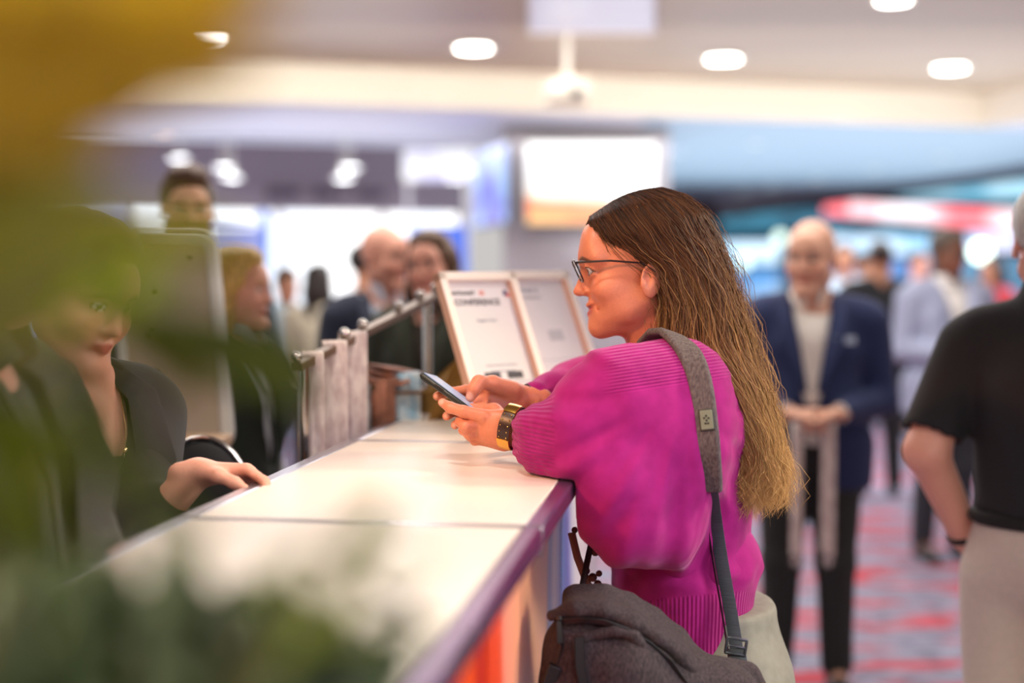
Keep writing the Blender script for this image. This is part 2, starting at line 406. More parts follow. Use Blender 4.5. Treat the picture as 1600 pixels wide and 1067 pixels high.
# bulkhead lettering: illegible dark strokes of raised letters
M_let = mat('dark sign lettering', (92, 84, 104), .5)
sg = empty('wall_sign', tuple(WB0), 0, 'row of dark raised letters on the lilac bulkhead above the bright windows', 'sign')
mbs = MB(); r_ = random.Random(3)
c0 = P(418, 306, 17.2)
lx = 0.0
Ld = e; 
def on_bulk(px, z):      # point on bulkhead front seen in column px
    t0 = (px-800)/FPX
    # solve WB0 + e*s with x = t0*y
    s = (t0*WB0[1]-WB0[0])/(e[0]-t0*e[1]); q = WB0+e*s; return np.array((q[0], q[1], z))-e*0+g*.02
p0 = on_bulk(418, 2.36); p1 = on_bulk(608, 2.36); tot = np.linalg.norm(p1-p0)
def glyph(mb, o, w, h, kind, th=.03, bar=.035):
    """block letter strokes at origin o"""
    R = np.column_stack([e, -g, (0, 0, 1)])
    def st(x, z, a, b): mb.box(o+e*x+np.array((0, 0, z)), (a, th/2, b), R)
    if kind in 'HNMUAO': st(bar/2, h/2, bar/2, h/2); st(w-bar/2, h/2, bar/2, h/2)
    if kind in 'EFLKRPBD': st(bar/2, h/2, bar/2, h/2)
    if kind in 'EFPRBSAODCM': st(w/2, h-bar/2, w/2, bar/2)
    if kind in 'ELSBDOCU': st(w/2, bar/2, w/2, bar/2)
    if kind in 'HEFPRBSA': st(w/2, h/2, w/2, bar/2)
    if kind in 'RP': st(w-bar/2, h*.75, bar/2, h/4)
    if kind in 'ITY': st(w/2, h/2, bar/2, h/2)
    if kind == 'T': st(w/2, h-bar/2, w/2, bar/2)
    if kind == 'C': st(bar/2, h/2, bar/2, h/2)
    if kind == 'S': st(bar/2, h*.75, bar/2, h/4); st(w-bar/2, h*.25, bar/2, h/4)
txt = 'MEMBERS   RESERVE   SEATING'; nx = len(txt)
for i, ch in enumerate(txt):
    if ch != ' ':
        mbs = MB(); glyph(mbs, p0+e*(tot*i/nx), tot/nx*.72, .13, ch); mbs.build('letter', M_let, sg, smooth=False)
# glazing under the bulkhead: tall lit windows
def emis(name, rgb, s, rgb2=None, sc=1.0, sharp=(.4, .6), stretch=(1, 1, 1)):
    m = bpy.data.materials.new(name); m.use_nodes = True; nt = m.node_tree; N = nt.nodes; L = nt.links
    b = N['Principled BSDF']; b.inputs['Base Color'].default_value = (0.02, 0.02, 0.02, 1); b.inputs['Roughness'].default_value = .3
    b.inputs['Emission Strength'].default_value = s; b.inputs['Emission Color'].default_value = s2l(rgb)+(1,)
    if rgb2:
        tc = N.new('ShaderNodeTexCoord'); mp = N.new('ShaderNodeMapping'); mp.inputs['Scale'].default_value = stretch
        n = N.new('ShaderNodeTexNoise'); n.inputs['Scale'].default_value = sc; n.inputs['Detail'].default_value = 2
        L.new(tc.outputs['Object'], mp.inputs[0]); L.new(mp.outputs[0], n.inputs['Vector'])
        r = N.new('ShaderNodeValToRGB'); L.new(n.outputs['Fac'], r.inputs[0])
        r.color_ramp.elements[0].position = sharp[0]; r.color_ramp.elements[1].position = sharp[1]
        r.color_ramp.elements[0].color = s2l(rgb)+(1,); r.color_ramp.elements[1].color = s2l(rgb2)+(1,)
        L.new(r.outputs[0], b.inputs['Emission Color'])
    return m
E_win = emis('daylit window', (255, 255, 255), 1.7, (236, 244, 255), .8)
E_blue = emis('blue lit screen', (30, 90, 220), .9, (80, 140, 245), 1.2)
E_lav = emis('lavender lit screen', (150, 160, 235), .95, (215, 220, 250), 1.0)
M_mull = mat('pale mullion', (214, 210, 212), .5)
wn = 0
def window_bay(px0, px1, em, low=None, lowz=1.7):
    global wn; wn += 1
    a = on_bulk(px0, 0)+dn*.35; b = on_bulk(px1, 0)+dn*.35
    root = empty('window_%d' % wn, tuple(a)); root['kind'] = 'structure'
    mb = MB(); mb.prism([(a[0], a[1], .35), (b[0], b[1], .35), tuple((b+dn*.03)[:2])+(.35,), tuple((a+dn*.03)[:2])+(.35,)], (0, 0, 1), 1.9)
    mb.build('window_pane', em, root, smooth=False)
    mb = MB()
    for q in (a, b): mb.box((q[0], q[1], 1.1), (.04, .05, 1.12), np.column_stack([e, -g, (0, 0, 1)]))
    mb.build('window_frame', M_mull, root, smooth=False)
    return a, b
window_bay(-60, 205, E_lav); window_bay(205, 322, E_win); window_bay(322, 442, E_win); window_bay(442, 606, E_win); window_bay(606, 730, E_win)
# banners that stand in front of the glazing
def backdrop(px0, px1, y0, y1, Y, em, label, name='display_banner', cat='banner'):
    a = P(px0, y1, Y); b = P(px1, y0, Y)
    root = empty(name, ((a[0]+b[0])/2, Y, 0), 0, label, cat)
    mb = MB(); mb.box(((a[0]+b[0])/2, Y, (a[2]+b[2])/2), ((b[0]-a[0])/2, .02, (b[2]-a[2])/2)); mb.build('panel', em, root, bevel=.004, smooth=False)
    mb = MB()
    for x in (a[0]+.05, b[0]-.05):
        mb.box((x, Y+.03, (a[2]+b[2])/4), (.015, .012, (a[2]+b[2])/4)); mb.box((x, Y+.03, .012), (.03, .2, .012))
    mb.build('stand_foot', M_mull, root, smooth=False); return root
backdrop(330, 404, 356, 470, 14.5, E_lav, 'pale blue lit banner behind the blonde woman in the dark vest')
backdrop(404, 418, 330, 470, 14.8, E_blue, 'narrow strong blue banner just right of the pale blue banner')
backdrop(640, 730, 352, 470, 13.5, E_blue, 'bright blue banner behind the laughing brown-haired woman')
# ---- column carrying the screens
M_col = mat('warm grey column plaster', (158, 150, 152), .6, noise=.05, nscale=1.5)
ca = P(786, 200, 12.3); cb = P(1046, 200, 12.3)
mb = MB(); mb.box(((ca[0]+cb[0])/2, 12.8, ZL/2), ((cb[0]-ca[0])/2, .5, ZL/2)); o = mb.build('wall_column', M_col, smooth=False, bevel=.01); o['kind'] = 'structure'
def tv(name, c, w, h, R, paint_mat, label):
    root = empty(name, tuple(c), 0, label, 'screen')
    mb = MB(); mb.box(c, (w/2+.014, .03, h/2+.014), R); mb.build('screen_housing', mat('black screen housing', (60, 60, 68), .35), root, bevel=.006)
    n = R@np.array((0, -1, 0)); mb = MB(); mb.box(c+n*.028, (w/2, .004, h/2), R); mb.build('display', paint_mat, root, smooth=False)
    mb = MB(); mb.box(c-n*.08, (.12, .06, .12), R); mb.build('wall_bracket', M_mull, root)
    return root
def sunset():
    m = bpy.data.materials.new('screen picture'); m.use_nodes = True; nt = m.node_tree; N = nt.nodes; L = nt.links
    b = N['Principled BSDF']; b.inputs['Base Color'].default_value = (.02,)*3+(1,); b.inputs['Roughness'].default_value = .2
    tc = N.new('ShaderNodeTexCoord'); sp = N.new('ShaderNodeSeparateXYZ'); L.new(tc.outputs['Generated'], sp.inputs[0])
    n = N.new('ShaderNodeTexNoise'); n.inputs['Scale'].default_value = 2.2; L.new(tc.outputs['Generated'], n.inputs['Vector'])
    ma = N.new('ShaderNodeMath'); ma.operation = 'MULTIPLY_ADD'; L.new(n.outputs['Fac'], ma.inputs[0]); ma.inputs[1].default_value = .22
    L.new(sp.outputs['Z'], ma.inputs[2])
    mb_ = N.new('ShaderNodeMath'); mb_.operation = 'MULTIPLY_ADD'; L.new(sp.outputs['X'], mb_.inputs[0]); mb_.inputs[1].default_value = .12; L.new(ma.outputs[0], mb_.inputs[2])
    r = N.new('ShaderNodeValToRGB'); L.new(mb_.outputs[0], r.inputs[0]); cr = r.color_ramp
    cr.elements[0].position = .0; cr.elements[0].color = s2l((255, 214, 150))+(1,)
    cr.elements[1].position = .72; cr.elements[1].color = s2l((250, 252, 255))+(1,)
    for p, c in ((.16, (250, 196, 130)), (.3, (244, 120, 78)), (.42, (248, 176, 130)), (.5, (255, 246, 236))):
        x = cr.elements.new(p); x.color = s2l(c)+(1,)
    L.new(r.outputs[0], b.inputs['Emission Color']); b.inputs['Emission Strength'].default_value = 1.25
    return m
c = P(924, 287, 12.1); tv('wall_screen', c, 200/FPX*12.1, 124/FPX*12.1, np.eye(3), sunset(), 'wide wall screen with white sky and orange hills on the column')
c = P(770, 292, 12.2); tv('wall_screen', c, 1.25, 115/FPX*12.2, rotm('Z', -76), emis('pale blue moving picture', (150, 190, 250), 1.0, (90, 70, 190), 3.5), 'narrow-looking side screen with blue and violet picture, left of the wide wall screen')
# ceiling air vent panels, no lamps, given a lavender glow
def ceil_panel(name, px0, px1, y0, y1, z, em, label, back=.04):
    # solve depth from height
    def on(px, py):
        v = -(py-533.5)/FPX; dy = math.cos(PITCH)+v*math.sin(PITCH); dz = -math.sin(PITCH)+v*math.cos(PITCH); Y = (z-CAMZ)/dz*dy
        return P(px, py, Y)
    a, b, c, d = on(px0, y1), on(px1, y1), on(px1, y0), on(px0, y0)
    mid = sum((a, b, c, d))/4
    root = empty(name, tuple(mid), 0, label, 'ceiling light')
    mb = MB(); mb.prism([a, b, c, d], (0, 0, 1), .02); mb.build('vent_face', em, root, smooth=False)
    mb = MB(); mb.tube([a, b, c, d, a], .012, 6); mb.build('frame', M_mull, root)
    return root
E_pan = emis('lavender panel glow', (200, 196, 222), .55)
ceil_panel('ceiling_vent_panel', 826, 1024, -40, 50, ZT-.03, E_pan, 'large square ceiling vent panel with an added lavender glow above the wide wall screen')
backdrop(630, 738, 234, 282, 15.2, emis('white violet glow', (196, 190, 250), 1.0, (250, 250, 255), 1.4), 'pale violet lit sign board hung above the laughing woman', 'hanging_lightbox', 'lightbox')
# downlights
E_dl = emis('downlight glow', (255, 250, 240), 14.0)
E_dl2 = emis('cool downlight glow', (250, 252, 255), 9.0)
M_ring = mat('white downlight ring', (225, 222, 215), .4)
def downlight(px, py, z, r, em, label, group, Y=None):
    v = -(py-533.5)/FPX; dy = math.cos(PITCH)+v*math.sin(PITCH); dz = -math.sin(PITCH)+v*math.cos(PITCH)
    if Y is None: Y = (z-CAMZ)/dz*dy
    c = P(px, py, Y); c[2] = z if Y is None else c[2]
    root = empty('downlight', tuple(c), 0, label, 'downlight', group)
    mb = MB(); mb.lathe([(r*1.02, .0), (r*1.3, -.008), (r*1.3, .004), (r*1.05, .006)], c, 28); mb.build('trim_ring', M_ring, root)
    mb = MB(); mb.lathe([(r, -.006), (r*.98, -.008)], c, 28); mb.build('lamp_disc', em, root, smooth=False)
    return c
G = 'round downlights in the tray ceiling'
for px, py, lab in ((318, 57, 'round downlight in the brown ceiling, leftmost in the row, partly behind leaves'), (740, 75, 'round downlight in the brown ceiling, straight above the framed signs'),
                    (1130, 92, 'round downlight in the brown ceiling, above and right of the woman in magenta'), (1485, 106, 'round downlight in the brown ceiling, rightmost of its row near the cove corner'),
                    (1396, 0, 'round downlight cut by the top of the picture, nearest in the brown ceiling')):
    downlight(px, py, ZT-.012, .115 if py > 10 else .09, E_dl, lab, G)
G = 'small downlights beyond the cove'
for px, py, lab in ((350, 262, 'small downlight, upper of the pair above the bearded man'), (362, 277, 'small downlight, lower of the pair right of the bearded man'),
                    (547, 262, 'small downlight, upper of the pair above the dark bulkhead letters'), (537, 278, 'small downlight, lower of the pair above the dark bulkhead letters'),
                    (736, 265, 'small downlight beside the side screen, upper of its pair'), (711, 280, 'small downlight left of the side screen, lower of its pair'),
                    (279, 246, 'bluish downlight over the head of the bearded man')):
    c = P(px, py, 15.2); c = downlight(px, py, c[2], .09, E_dl2, lab, G, 15.2)
    r2 = [o for o in COL.objects if o.type == 'EMPTY'][-1]
    mb = MB(); mb.tube([c+(0, 0, .01), c+(0, 0, 3.25-c[2])], .02, 8); mb.build('drop_rod', M_ring, r2)
E_faint = emis('dim spot glow', (196, 214, 214), 1.3); E_pink = emis('pinkish spot glow', (255, 214, 196), 2.4)
G = 'faint spots in the blue-grey ceiling'
for px, py, lab, em in ((256, 206, 'pinkish small spot in the lower ceiling above the bearded man', E_pink), (1181, 225, 'faint spot highest in the blue-grey ceiling, right of the woman', E_faint), (1205, 292, 'faint spot low in the blue-grey ceiling, above the navy-suited man', E_faint),
                    (1277, 279, 'faint spot in the blue-grey ceiling, straight above the bald head in navy', E_faint), (1366, 264, 'faint spot in the blue-grey ceiling, above the man seen from behind', E_faint),
                    (1472, 244, 'faint spot in the blue-grey ceiling, above the man in the pale jacket', E_faint), (540, 214, 'faint pale spot in the lower ceiling right of centre bulkhead letters', E_faint), (1163, 300, 'faintest spot near the dark ceiling edge beside her hair', E_faint)):
    downlight(px, py, ZL-.012, .06, em, lab, G)
# projector hanging in front of the cove
c = P(886, 146, 9.3)
root = empty('ceiling_projector', tuple(c), 0, 'pale grey projector box hanging under the brown ceiling before the cove', 'projector')
mb = MB(); mb.box(c, (.13, .14, .07)); mb.build('housing', mat('warm grey plastic', (196, 186, 170), .5), root, bevel=.015)
mb = MB(); mb.lathe([(.035, 0), (.035, .04), (.028, .045)], c+(0.05, -.14, 0), 16, rotm('X', 90)); mb.build('lens', mat('lens glass', (40, 40, 46), .1), root)
mb = MB(); mb.tube([c+(0, 0, .06), (c[0], c[1], ZT)], .02, 8); mb.build('mount_pole', M_ring, root)
# ================================================================ arena side on the right
EA = P(1100, 336, 30.5); EB = P(1640, 258, 16.2)
M_edge = mat('dark ceiling edge beam', (34, 40, 60), .5)
mb = MB()
ea = np.array((EA[0], EA[1], 0)); eb = np.array((EB[0], EB[1], 0))
mb.prism([(ea[0], ea[1], ZL-.10), (eb[0], eb[1], ZL-.10), (eb[0]+.5, eb[1]+.3, ZL-.10), (ea[0]+.5, ea[1]+.3, ZL-.10)], (0, 0, 1), .5)
o = mb.build('trim_5', M_edge, smooth=False); o['kind'] = 'structure'
M_lowb = mat('blue grey ceiling paint', (150, 178, 196), .5, noise=.05, nscale=.6)
mb = MB(); mb.prism([tuple((B+e*2.2)[:2])+(ZL-.004,), (9.5, 8, ZL-.004), (9.5, 12.0, ZL-.004), (eb[0], eb[1], ZL-.004), (ea[0], ea[1], ZL-.004), (0.9, 30, ZL-.004), (1.1, 11.6, ZL-.004)], (0, 0, 1), .05)
# near part of the ceiling right of the column
o = mb.build('ceiling_far', M_lowb, smooth=False); o['kind'] = 'structure'
M_maroon = mat('dark maroon wall', (52, 18, 30), .7)
a = P(1040, 320, 26); b = P(1122, 320, 26)
mb = MB(); mb.box(((a[0]+b[0])/2, 26.5, 1.36), ((b[0]-a[0])/2, .3, 1.36)); o = mb.build('wall_far', M_maroon, smooth=False); o['kind'] = 'structure'
# bowl of the arena: dark tier fronts with lit boxes, ribbon board
M_bowl = mat('dark teal arena tier', (30, 74, 96), .7, noise=.4, nscale=.8)
def slab(name, px0, y0, px1, y1, Y, m, th=.3, kind='structure', Y1=None):
    Y1 = Y1 or Y
    a0 = P(px0, y0[0], Y); a1 = P(px0, y0[1], Y); b0 = P(px1, y1[0], Y1); b1 = P(px1, y1[1], Y1)
    mb = MB(); mb.prism([a1, b1, b0, a0], (0, 1, 0), th); o = mb.build(name, m, smooth=False)
    if kind: o['kind'] = kind
    return o
slab('wall_arena', 1100, (240, 520), 1700, (220, 520), 46, M_bowl)
boxes = [(1125, 325, 1420, 363, 'teal lit tier of boxes high behind the navy-suited man', (60, 140, 170), .9, (20, 60, 84)),
         (1120, 378, 1222, 412, 'bright white-blue box window left of the bald man in navy', (206, 234, 255), 1.5, (140, 200, 240)),
         (1122, 420, 1225, 468, 'blue lit concourse window left of the bald man in navy', (96, 160, 226), 1.0, (190, 220, 250)),
         (1300, 366, 1452, 398, 'bright pale box window between the two suited men', (212, 234, 255), 1.35, (150, 200, 236)),
         (1508, 362, 1592, 392, 'bright pale box window right of the man in the pale jacket', (226, 226, 255), 1.35, (180, 200, 240)),
         (1300, 404, 1420, 455, 'blue lit lower window behind the man seen from behind', (110, 160, 226), 1.0, (40, 80, 140)),
         (1400, 275, 1640, 312, 'pale blue upper tier lights above the red and white ribbon', (190, 232, 250), 1.15, (110, 180, 210)),
         (1440, 398, 1640, 470, 'lower blue concourse glow behind the black-shirted man', (120, 176, 216), .8, (30, 60, 90))]
for (x0, y0, x1, y1, lab, c1, s, c2) in boxes:
    a = P(x0, y1, 45.9); b = P(x1, y0, 45.9)
    root = empty('arena_box_window', ((a[0]+b[0])/2, 45.9, (a[2]+b[2])/2), 0, lab, 'lit window')
    mb = MB(); mb.box(((a[0]+b[0])/2, 45.93, (a[2]+b[2])/2), ((b[0]-a[0])/2, .1, (b[2]-a[2])/2)); mb.build('glass', emis('arena glow', c1, s, c2, .7, (.42, .6), (.8, 1, 2)), root, smooth=False)
    mb = MB(); mb.tube([(a[0], 45.82, a[2]), (b[0], 45.82, a[2]), (b[0], 45.82, b[2]), (a[0], 45.82, b[2]), (a[0], 45.82, a[2])], .03, 6); mb.build('frame', M_edge, root)
a0, a1, b0, b1 = P(1291, 313, 42), P(1291, 335, 42), P(1600, 330, 34), P(1600, 361, 34)
root = empty('ribbon_board', tuple((a0+b1)/2), 0, 'long red and white lit ribbon board across the arena', 'led board')
mb = MB(); mb.prism([a1, b1, b0, a0], (0, 1, 0), .3); mb.build('led_face', emis('ribbon picture', (255, 120, 130), 1.5, (255, 236, 244), 1.1, (.42, .52), (1, .1, .1)), root, smooth=False)
mb = MB(); mb.tube([a0+(0, -.1, .05), b0+(0, -.1, .05)], .06, 6); mb.tube([a1+(0, -.1, -.05), b1+(0, -.1, -.05)], .06, 6); mb.build('board_edge', M_edge, root)
mb = MB()
for px, py, lab in ((1163, 409, 'round white lamp glowing left of the bald man in navy'), (1532, 393, 'brightest round lamp, right of the man in the pale jacket'), (1393, 445, 'bluish round lamp above the man seen from behind'), (1219, 372, 'dim round lamp just above the bald head in navy')):
    c = P(px, py, 30); root = empty('globe_lamp', (c[0], c[1], c[2]), 0, lab, 'lamp', None)
    mb = MB(); mb.sphere(c, .13 if px != 1532 else .2, 8); mb.build('globe', emis('globe glow', (230, 255, 240) if px != 1393 else (150, 180, 255), 4.5 if px == 1532 else 2.0), root)
    mb = MB(); mb.tube([c-(0, 0, .1), (c[0], c[1], .02)], .03, 8); mb.lathe([(.18, 0), (.18, .02), (.04, .04)], (c[0], c[1], 0), 16); mb.build('lamp_post', M_edge, root)
# ================================================================ reception counter
ZC = CAMZ-.313
cl = np.array((.143, .98972, 0)); cw = np.array((.98972, -.143, 0)); CO = np.array((-.43, 1.81, 0)); WC = .473
def CT(s, w, z=0.0): return CO+cl*s+cw*w+np.array((0, 0, z))
RC = np.column_stack([cw, cl, (0, 0, 1)])
M_top = mat('cream gloss laminate', (236, 224, 212), .30, noise=.03, nscale=3)
M_alu = mat('brushed aluminium edge', (186, 184, 196), .26, metal=.9, noise=.1, nscale=60, stretch=(1, .05, 1))
M_alu2 = mat('anodised violet edge', (126, 92, 132), .25, metal=.75, noise=.1, nscale=20)
def graphic():
    m = bpy.data.materials.new('printed counter front'); m.use_nodes = True; nt = m.node_tree; N = nt.nodes; L = nt.links
    b = N['Principled BSDF']; b.inputs['Roughness'].default_value = .3
    tc = N.new('ShaderNodeTexCoord'); sp = N.new('ShaderNodeSeparateXYZ'); L.new(tc.outputs['Object'], sp.inputs[0])
    w = N.new('ShaderNodeTexNoise'); w.inputs['Scale'].default_value = 1.6; L.new(tc.outputs['Object'], w.inputs['Vector'])
    q = N.new('ShaderNodeMath'); q.operation = 'MULTIPLY_ADD'; L.new(w.outputs['Fac'], q.inputs[0]); q.inputs[1].default_value = .22
    L.new(sp.outputs['Y'], q.inputs[2])
    q2 = N.new('ShaderNodeMath'); q2.operation = 'MULTIPLY_ADD'; L.new(sp.outputs['Z'], q2.inputs[0]); q2.inputs[1].default_value = .16; L.new(q.outputs[0], q2.inputs[2])
    mr = N.new('ShaderNodeMapRange'); mr.inputs['From Min'].default_value = GMIN; mr.inputs['From Max'].default_value = GMAX; L.new(q2.outputs[0], mr.inputs[0])
    r = N.new('ShaderNodeValToRGB'); L.new(mr.outputs[0], r.inputs[0]); cr = r.color_ramp
    st = [(0, (150, 205, 240)), (.05, (150, 205, 240)), (.075, (238, 66, 28)), (.17, (240, 84, 26)), (.20, (186, 34, 22)), (.26, (226, 70, 26)), (.31, (232, 76, 30)),
          (.345, (243, 150, 122)), (.50, (248, 182, 124)), (.62, (246, 196, 150)), (.655, (110, 190, 240)), (.70, (214, 232, 246)), (.755, (50, 130, 215)), (.84, (70, 90, 205)), (.90, (214, 220, 240)), (1, (236, 236, 242))]
    cr.elements[0].position = 0; cr.elements[0].color = s2l(st[0][1])+(1,); cr.elements[1].position = 1; cr.elements[1].color = s2l(st[-1][1])+(1,)
    for p, c in st[1:-1]:
        x = cr.elements.new(p); x.color = s2l(c)+(1,)
    L.new(r.outputs[0], b.inputs['Base Color']); return m
GMIN, GMAX = 1.65, 3.25
M_front = graphic(); M_white = mat('white laminate body', (228, 224, 220), .5, noise=.02, nscale=3)
def counter(s0, s1, label):
    mid = CT((s0+s1)/2, WC/2)
    root = empty('reception_counter', tuple(mid), 0, label, 'counter', 'reception counter modules')
    L_ = (s1-s0)/2; sm = (s0+s1)/2
    def bx(mb, sc, wc, zc, hs, hw, hz): mb.box(CT(sc, wc, zc), (hw, hs, hz), RC)
    mb = MB(); bx(mb, sm, WC/2, ZC-.016, L_-.010, WC/2-.024, .0155); mb.build('countertop', M_top, root, bevel=.002)
    mb = MB(); bx(mb, sm, .012, ZC-.018, L_-.002, .012, .018); bx(mb, s0+.006, WC/2, ZC-.018, .005, WC/2, .0175); bx(mb, s1-.006, WC/2, ZC-.018, .005, WC/2, .0175)
    mb.build('metal_edge', M_alu, root, bevel=.003)
    mb = MB(); bx(mb, sm, WC-.012, ZC-.0145, L_-.002, .012, .0145); mb.build('front_edge', M_alu2, root, bevel=.004)
    mb = MB(); bx(mb, sm, WC-.075, ZC/2-.016, L_-.003, .005, ZC/2-.016)
    fr = mb.build('front_panel', M_front, root, smooth=False)
    mb = MB()
    bx(mb, s0+.016, WC/2-.02, ZC/2-.02, .010, WC/2-.062, ZC/2-.022); bx(mb, s1-.016, WC/2-.02, ZC/2-.02, .010, WC/2-.062, ZC/2-.022)
    bx(mb, sm, WC/2-.02, .45, L_-.03, WC/2-.064, .012); bx(mb, sm, WC/2-.02, .82, L_-.03, WC/2-.064, .012)
    mb.build('shelf_body', M_white, root, smooth=False)
    mb = MB(); bx(mb, sm, WC/2-.02, .015, L_-.03, WC/2-.07, .014); mb.build('plinth', M_alu, root, smooth=False)
    return root
counter(-.98, -.004, 'nearest cream-topped counter module, behind the blurred plant')
counter(.0, .845, 'middle cream-topped counter module the woman in magenta leans on')
counter(.849, 1.66, 'far cream-topped counter module carrying the two framed signs')
# ---------------------------------------------------------------- framed signs
M_frame = mat('white wooden picture frame', (246, 236, 228), .45); M_fside = mat('pinkish bare wood frame side', (226, 178, 152), .6)
M_paper = mat('paper sheet', (228, 228, 234), .6); M_ink = mat('dark print', (62, 62, 76), .6); M_kraft = mat('kraft board', (150, 112, 50), .8, noise=.1, nscale=30)
M_inkp = mat('faded print', (150, 156, 176), .6); M_inkr = mat('red print', (226, 92, 70), .6); M_inkb = mat('navy print', (40, 50, 110), .6)
M_inkc = mat('cyan print', (130, 196, 214), .6); M_inky = mat('yellow print', (236, 208, 120), .6); M_inkg = mat('pale grey print', (196, 198, 206), .6)
def text_mesh(body, size, m, name, R, o, parent, bold=True, align='LEFT'):
    cu = bpy.data.curves.new(name, 'FONT'); cu.body = body; cu.size = size; cu.align_x = align
    if bold: cu.offset = size*.018
    cu.extrude = .0003; cu.resolution_u = 2
    ob = bpy.data.objects.new('tmp', cu); COL.objects.link(ob)
    dg = bpy.context.evaluated_depsgraph_get(); me = bpy.data.meshes.new_from_object(ob.evaluated_get(dg))
    bpy.data.objects.remove(ob); me.materials.clear(); me.materials.append(m); me.name = name
    t = bpy.data.objects.new(name, me); COL.objects.link(t)
    M = Matrix.Identity(4)
    for i in range(3):
        for j in range(3): M[i][j] = R[i][j]
        M[i][3] = o[i]
    t.matrix_world = M; t.parent = parent; t.matrix_parent_inverse = parent_world(parent).inverted() if parent else Matrix.Identity(4)
    return t
def sign(px, Y, w, h, label, content, yaw=33, lean=27):
    """px: column of the bottom-left corner, standing on the counter"""
    bl = P(px, 600, Y); bl[2] = ZC+.001
    th = math.radians(yaw); al = math.radians(lean)
    u = np.array((math.cos(th), math.sin(th), 0)); n0 = np.array((math.sin(th), -math.cos(th), 0))
    v = np.array((0, 0, 1))*math.cos(al)-n0*math.sin(al); n = np.cross(u, v)
    R = np.column_stack([u, v, n]); root = empty('framed_sign', tuple(bl), 0, label, 'sign')
    def pt(a, b, c=0): return bl+u*a+v*b+n*c
    D = .022; bw = .018
    mb = MB()
    for (a, b, ha, hb) in ((w/2, bw/2, w/2, bw/2), (w/2, h-bw/2, w/2, bw/2), (bw/2, h/2, bw/2, h/2), (w-bw/2, h/2, bw/2, h/2)):
        mb.box(pt(a, b, D/2+.001), (ha, hb, D/2), R)
    for f in range(len(mb.f)): pass
    fr = mb.build('frame', [M_frame, M_fside], root, bevel=.0015)
    for p_ in fr.data.polygons:
        if abs(p_.normal.dot(Vector(u))) > .9: p_.material_index = 1
    mb = MB(); mb.box(pt(w/2, h/2, .007), (w/2-bw+.001, h/2-bw+.001, .001), R); sh = mb.build('paper_sheet', M_paper, root, smooth=False)
    mb = MB(); mb.box(pt(w/2, h/2, .003), (w/2-.004, h/2-.004, .002), R); mb.build('backing_board', M_kraft, root, smooth=False)
    # easel strut behind
    mb = MB(); top = pt(w/2, h*.72, 0); foot = np.array((top[0], top[1], ZC+.002))-n0*.155
    mb.ribbon([top, foot], u, .05, .004); mb.build('easel_strut', M_kraft, root)
    content(lambda a, b: pt(a, b, .0085), R, sh, w, h)
    return root
def bars(f, R, sh, m, name, items):
    mb = MB()
    for (a, b, ha, hb) in items: mb.box(f(a, b), (ha, hb, .0003), R)
    return mb.build(name, m, sh, smooth=False)
def content1(f, R, sh, w, h):
    text_mesh('INTRANET', .0125, M_ink, 'heading', R, f(.030, h-.046), sh); text_mesh('25', .0135, M_inkr, 'heading_number', R, f(.100, h-.046), sh)
    text_mesh('CONFERENCE', .0185, M_ink, 'heading_line', R, f(.030, h-.068), sh)
    text_mesh('Register Here', .009, M_inkp, 'subheading', R, f(.075, h-.105), sh, False)
    bars(f, R, sh, M_inkb, 'logo_mark', [(.168, h-.042, .004, .006)]); bars(f, R, sh, M_inkr, 'logo_dot', [(.175, h-.047, .004, .004)])
    bars(f, R, sh, M_ink, 'caption_bar', [(.075, h-.222, .020, .0075), (.133, h-.222, .020, .0075)])
    bars(f, R, sh, M_inkp, 'small_print', [(.105, .135, .04, .0012), (.105, .122, .032, .0012), (.105, .098, .078, .0009), (.105, .082, .034, .0014)])
    text_mesh('C', .026, M_inkc, 'badge_ring', R, f(.088, .050), sh); text_mesh('/', .026, M_inky, 'badge_stroke', R, f(.108, .048), sh)
def content2(f, R, sh, w, h):
    text_mesh('INTRANET 25', .0105, M_inkp, 'heading', R, f(.034, h-.044), sh); text_mesh('CONFERENCE', .0105, M_inkg, 'heading_line', R, f(.034, h-.060), sh)
    bars(f, R, sh, M_inkg, 'small_print', [(.11, .19, .022, .012), (.11, .135, .075, .0008), (.11, .12, .025, .001), (.11, .11, .022, .001)])
sign(744, 2.74, .200, .335, 'white framed sheet with conference heading, left of the two framed signs', content1, 40, 25)
sign(852, 2.92, .200, .335, 'white framed sheet with pale print, right of and behind the other sign', content2, 46, 24)
# kraft wedge behind the signs
root = empty('cardboard_stand', tuple(P(690, 640, 3.05)), 0, 'brown kraft cardboard wedge on the counter left of the framed signs', 'stand')
a, b, c = P(655, 618, 3.12), P(722, 556, 3.12), P(760, 640, 3.0); a2 = a.copy(); a2[2] = ZC+.002
cc = c.copy(); cc[2] = ZC+.002; mb = MB(); mb.prism([a2, cc, (cc[0], cc[1], b[2]-.01), b, a], (.2, .98, 0), .004); mb.build('side_face', M_kraft, root, smooth=False)
mb = MB(); mb.prism([a, b, b+(.03, .1, 0), a+(.03, .1, 0)], (0, 0, 1), .004); mb.prism([b, (cc[0], cc[1], b[2]-.01), (cc[0]+.03, cc[1]+.1, b[2]-.01), b+(.03, .1, 0)], (0, 0, 1), .004); mb.build('top_face', M_kraft, root, smooth=False)
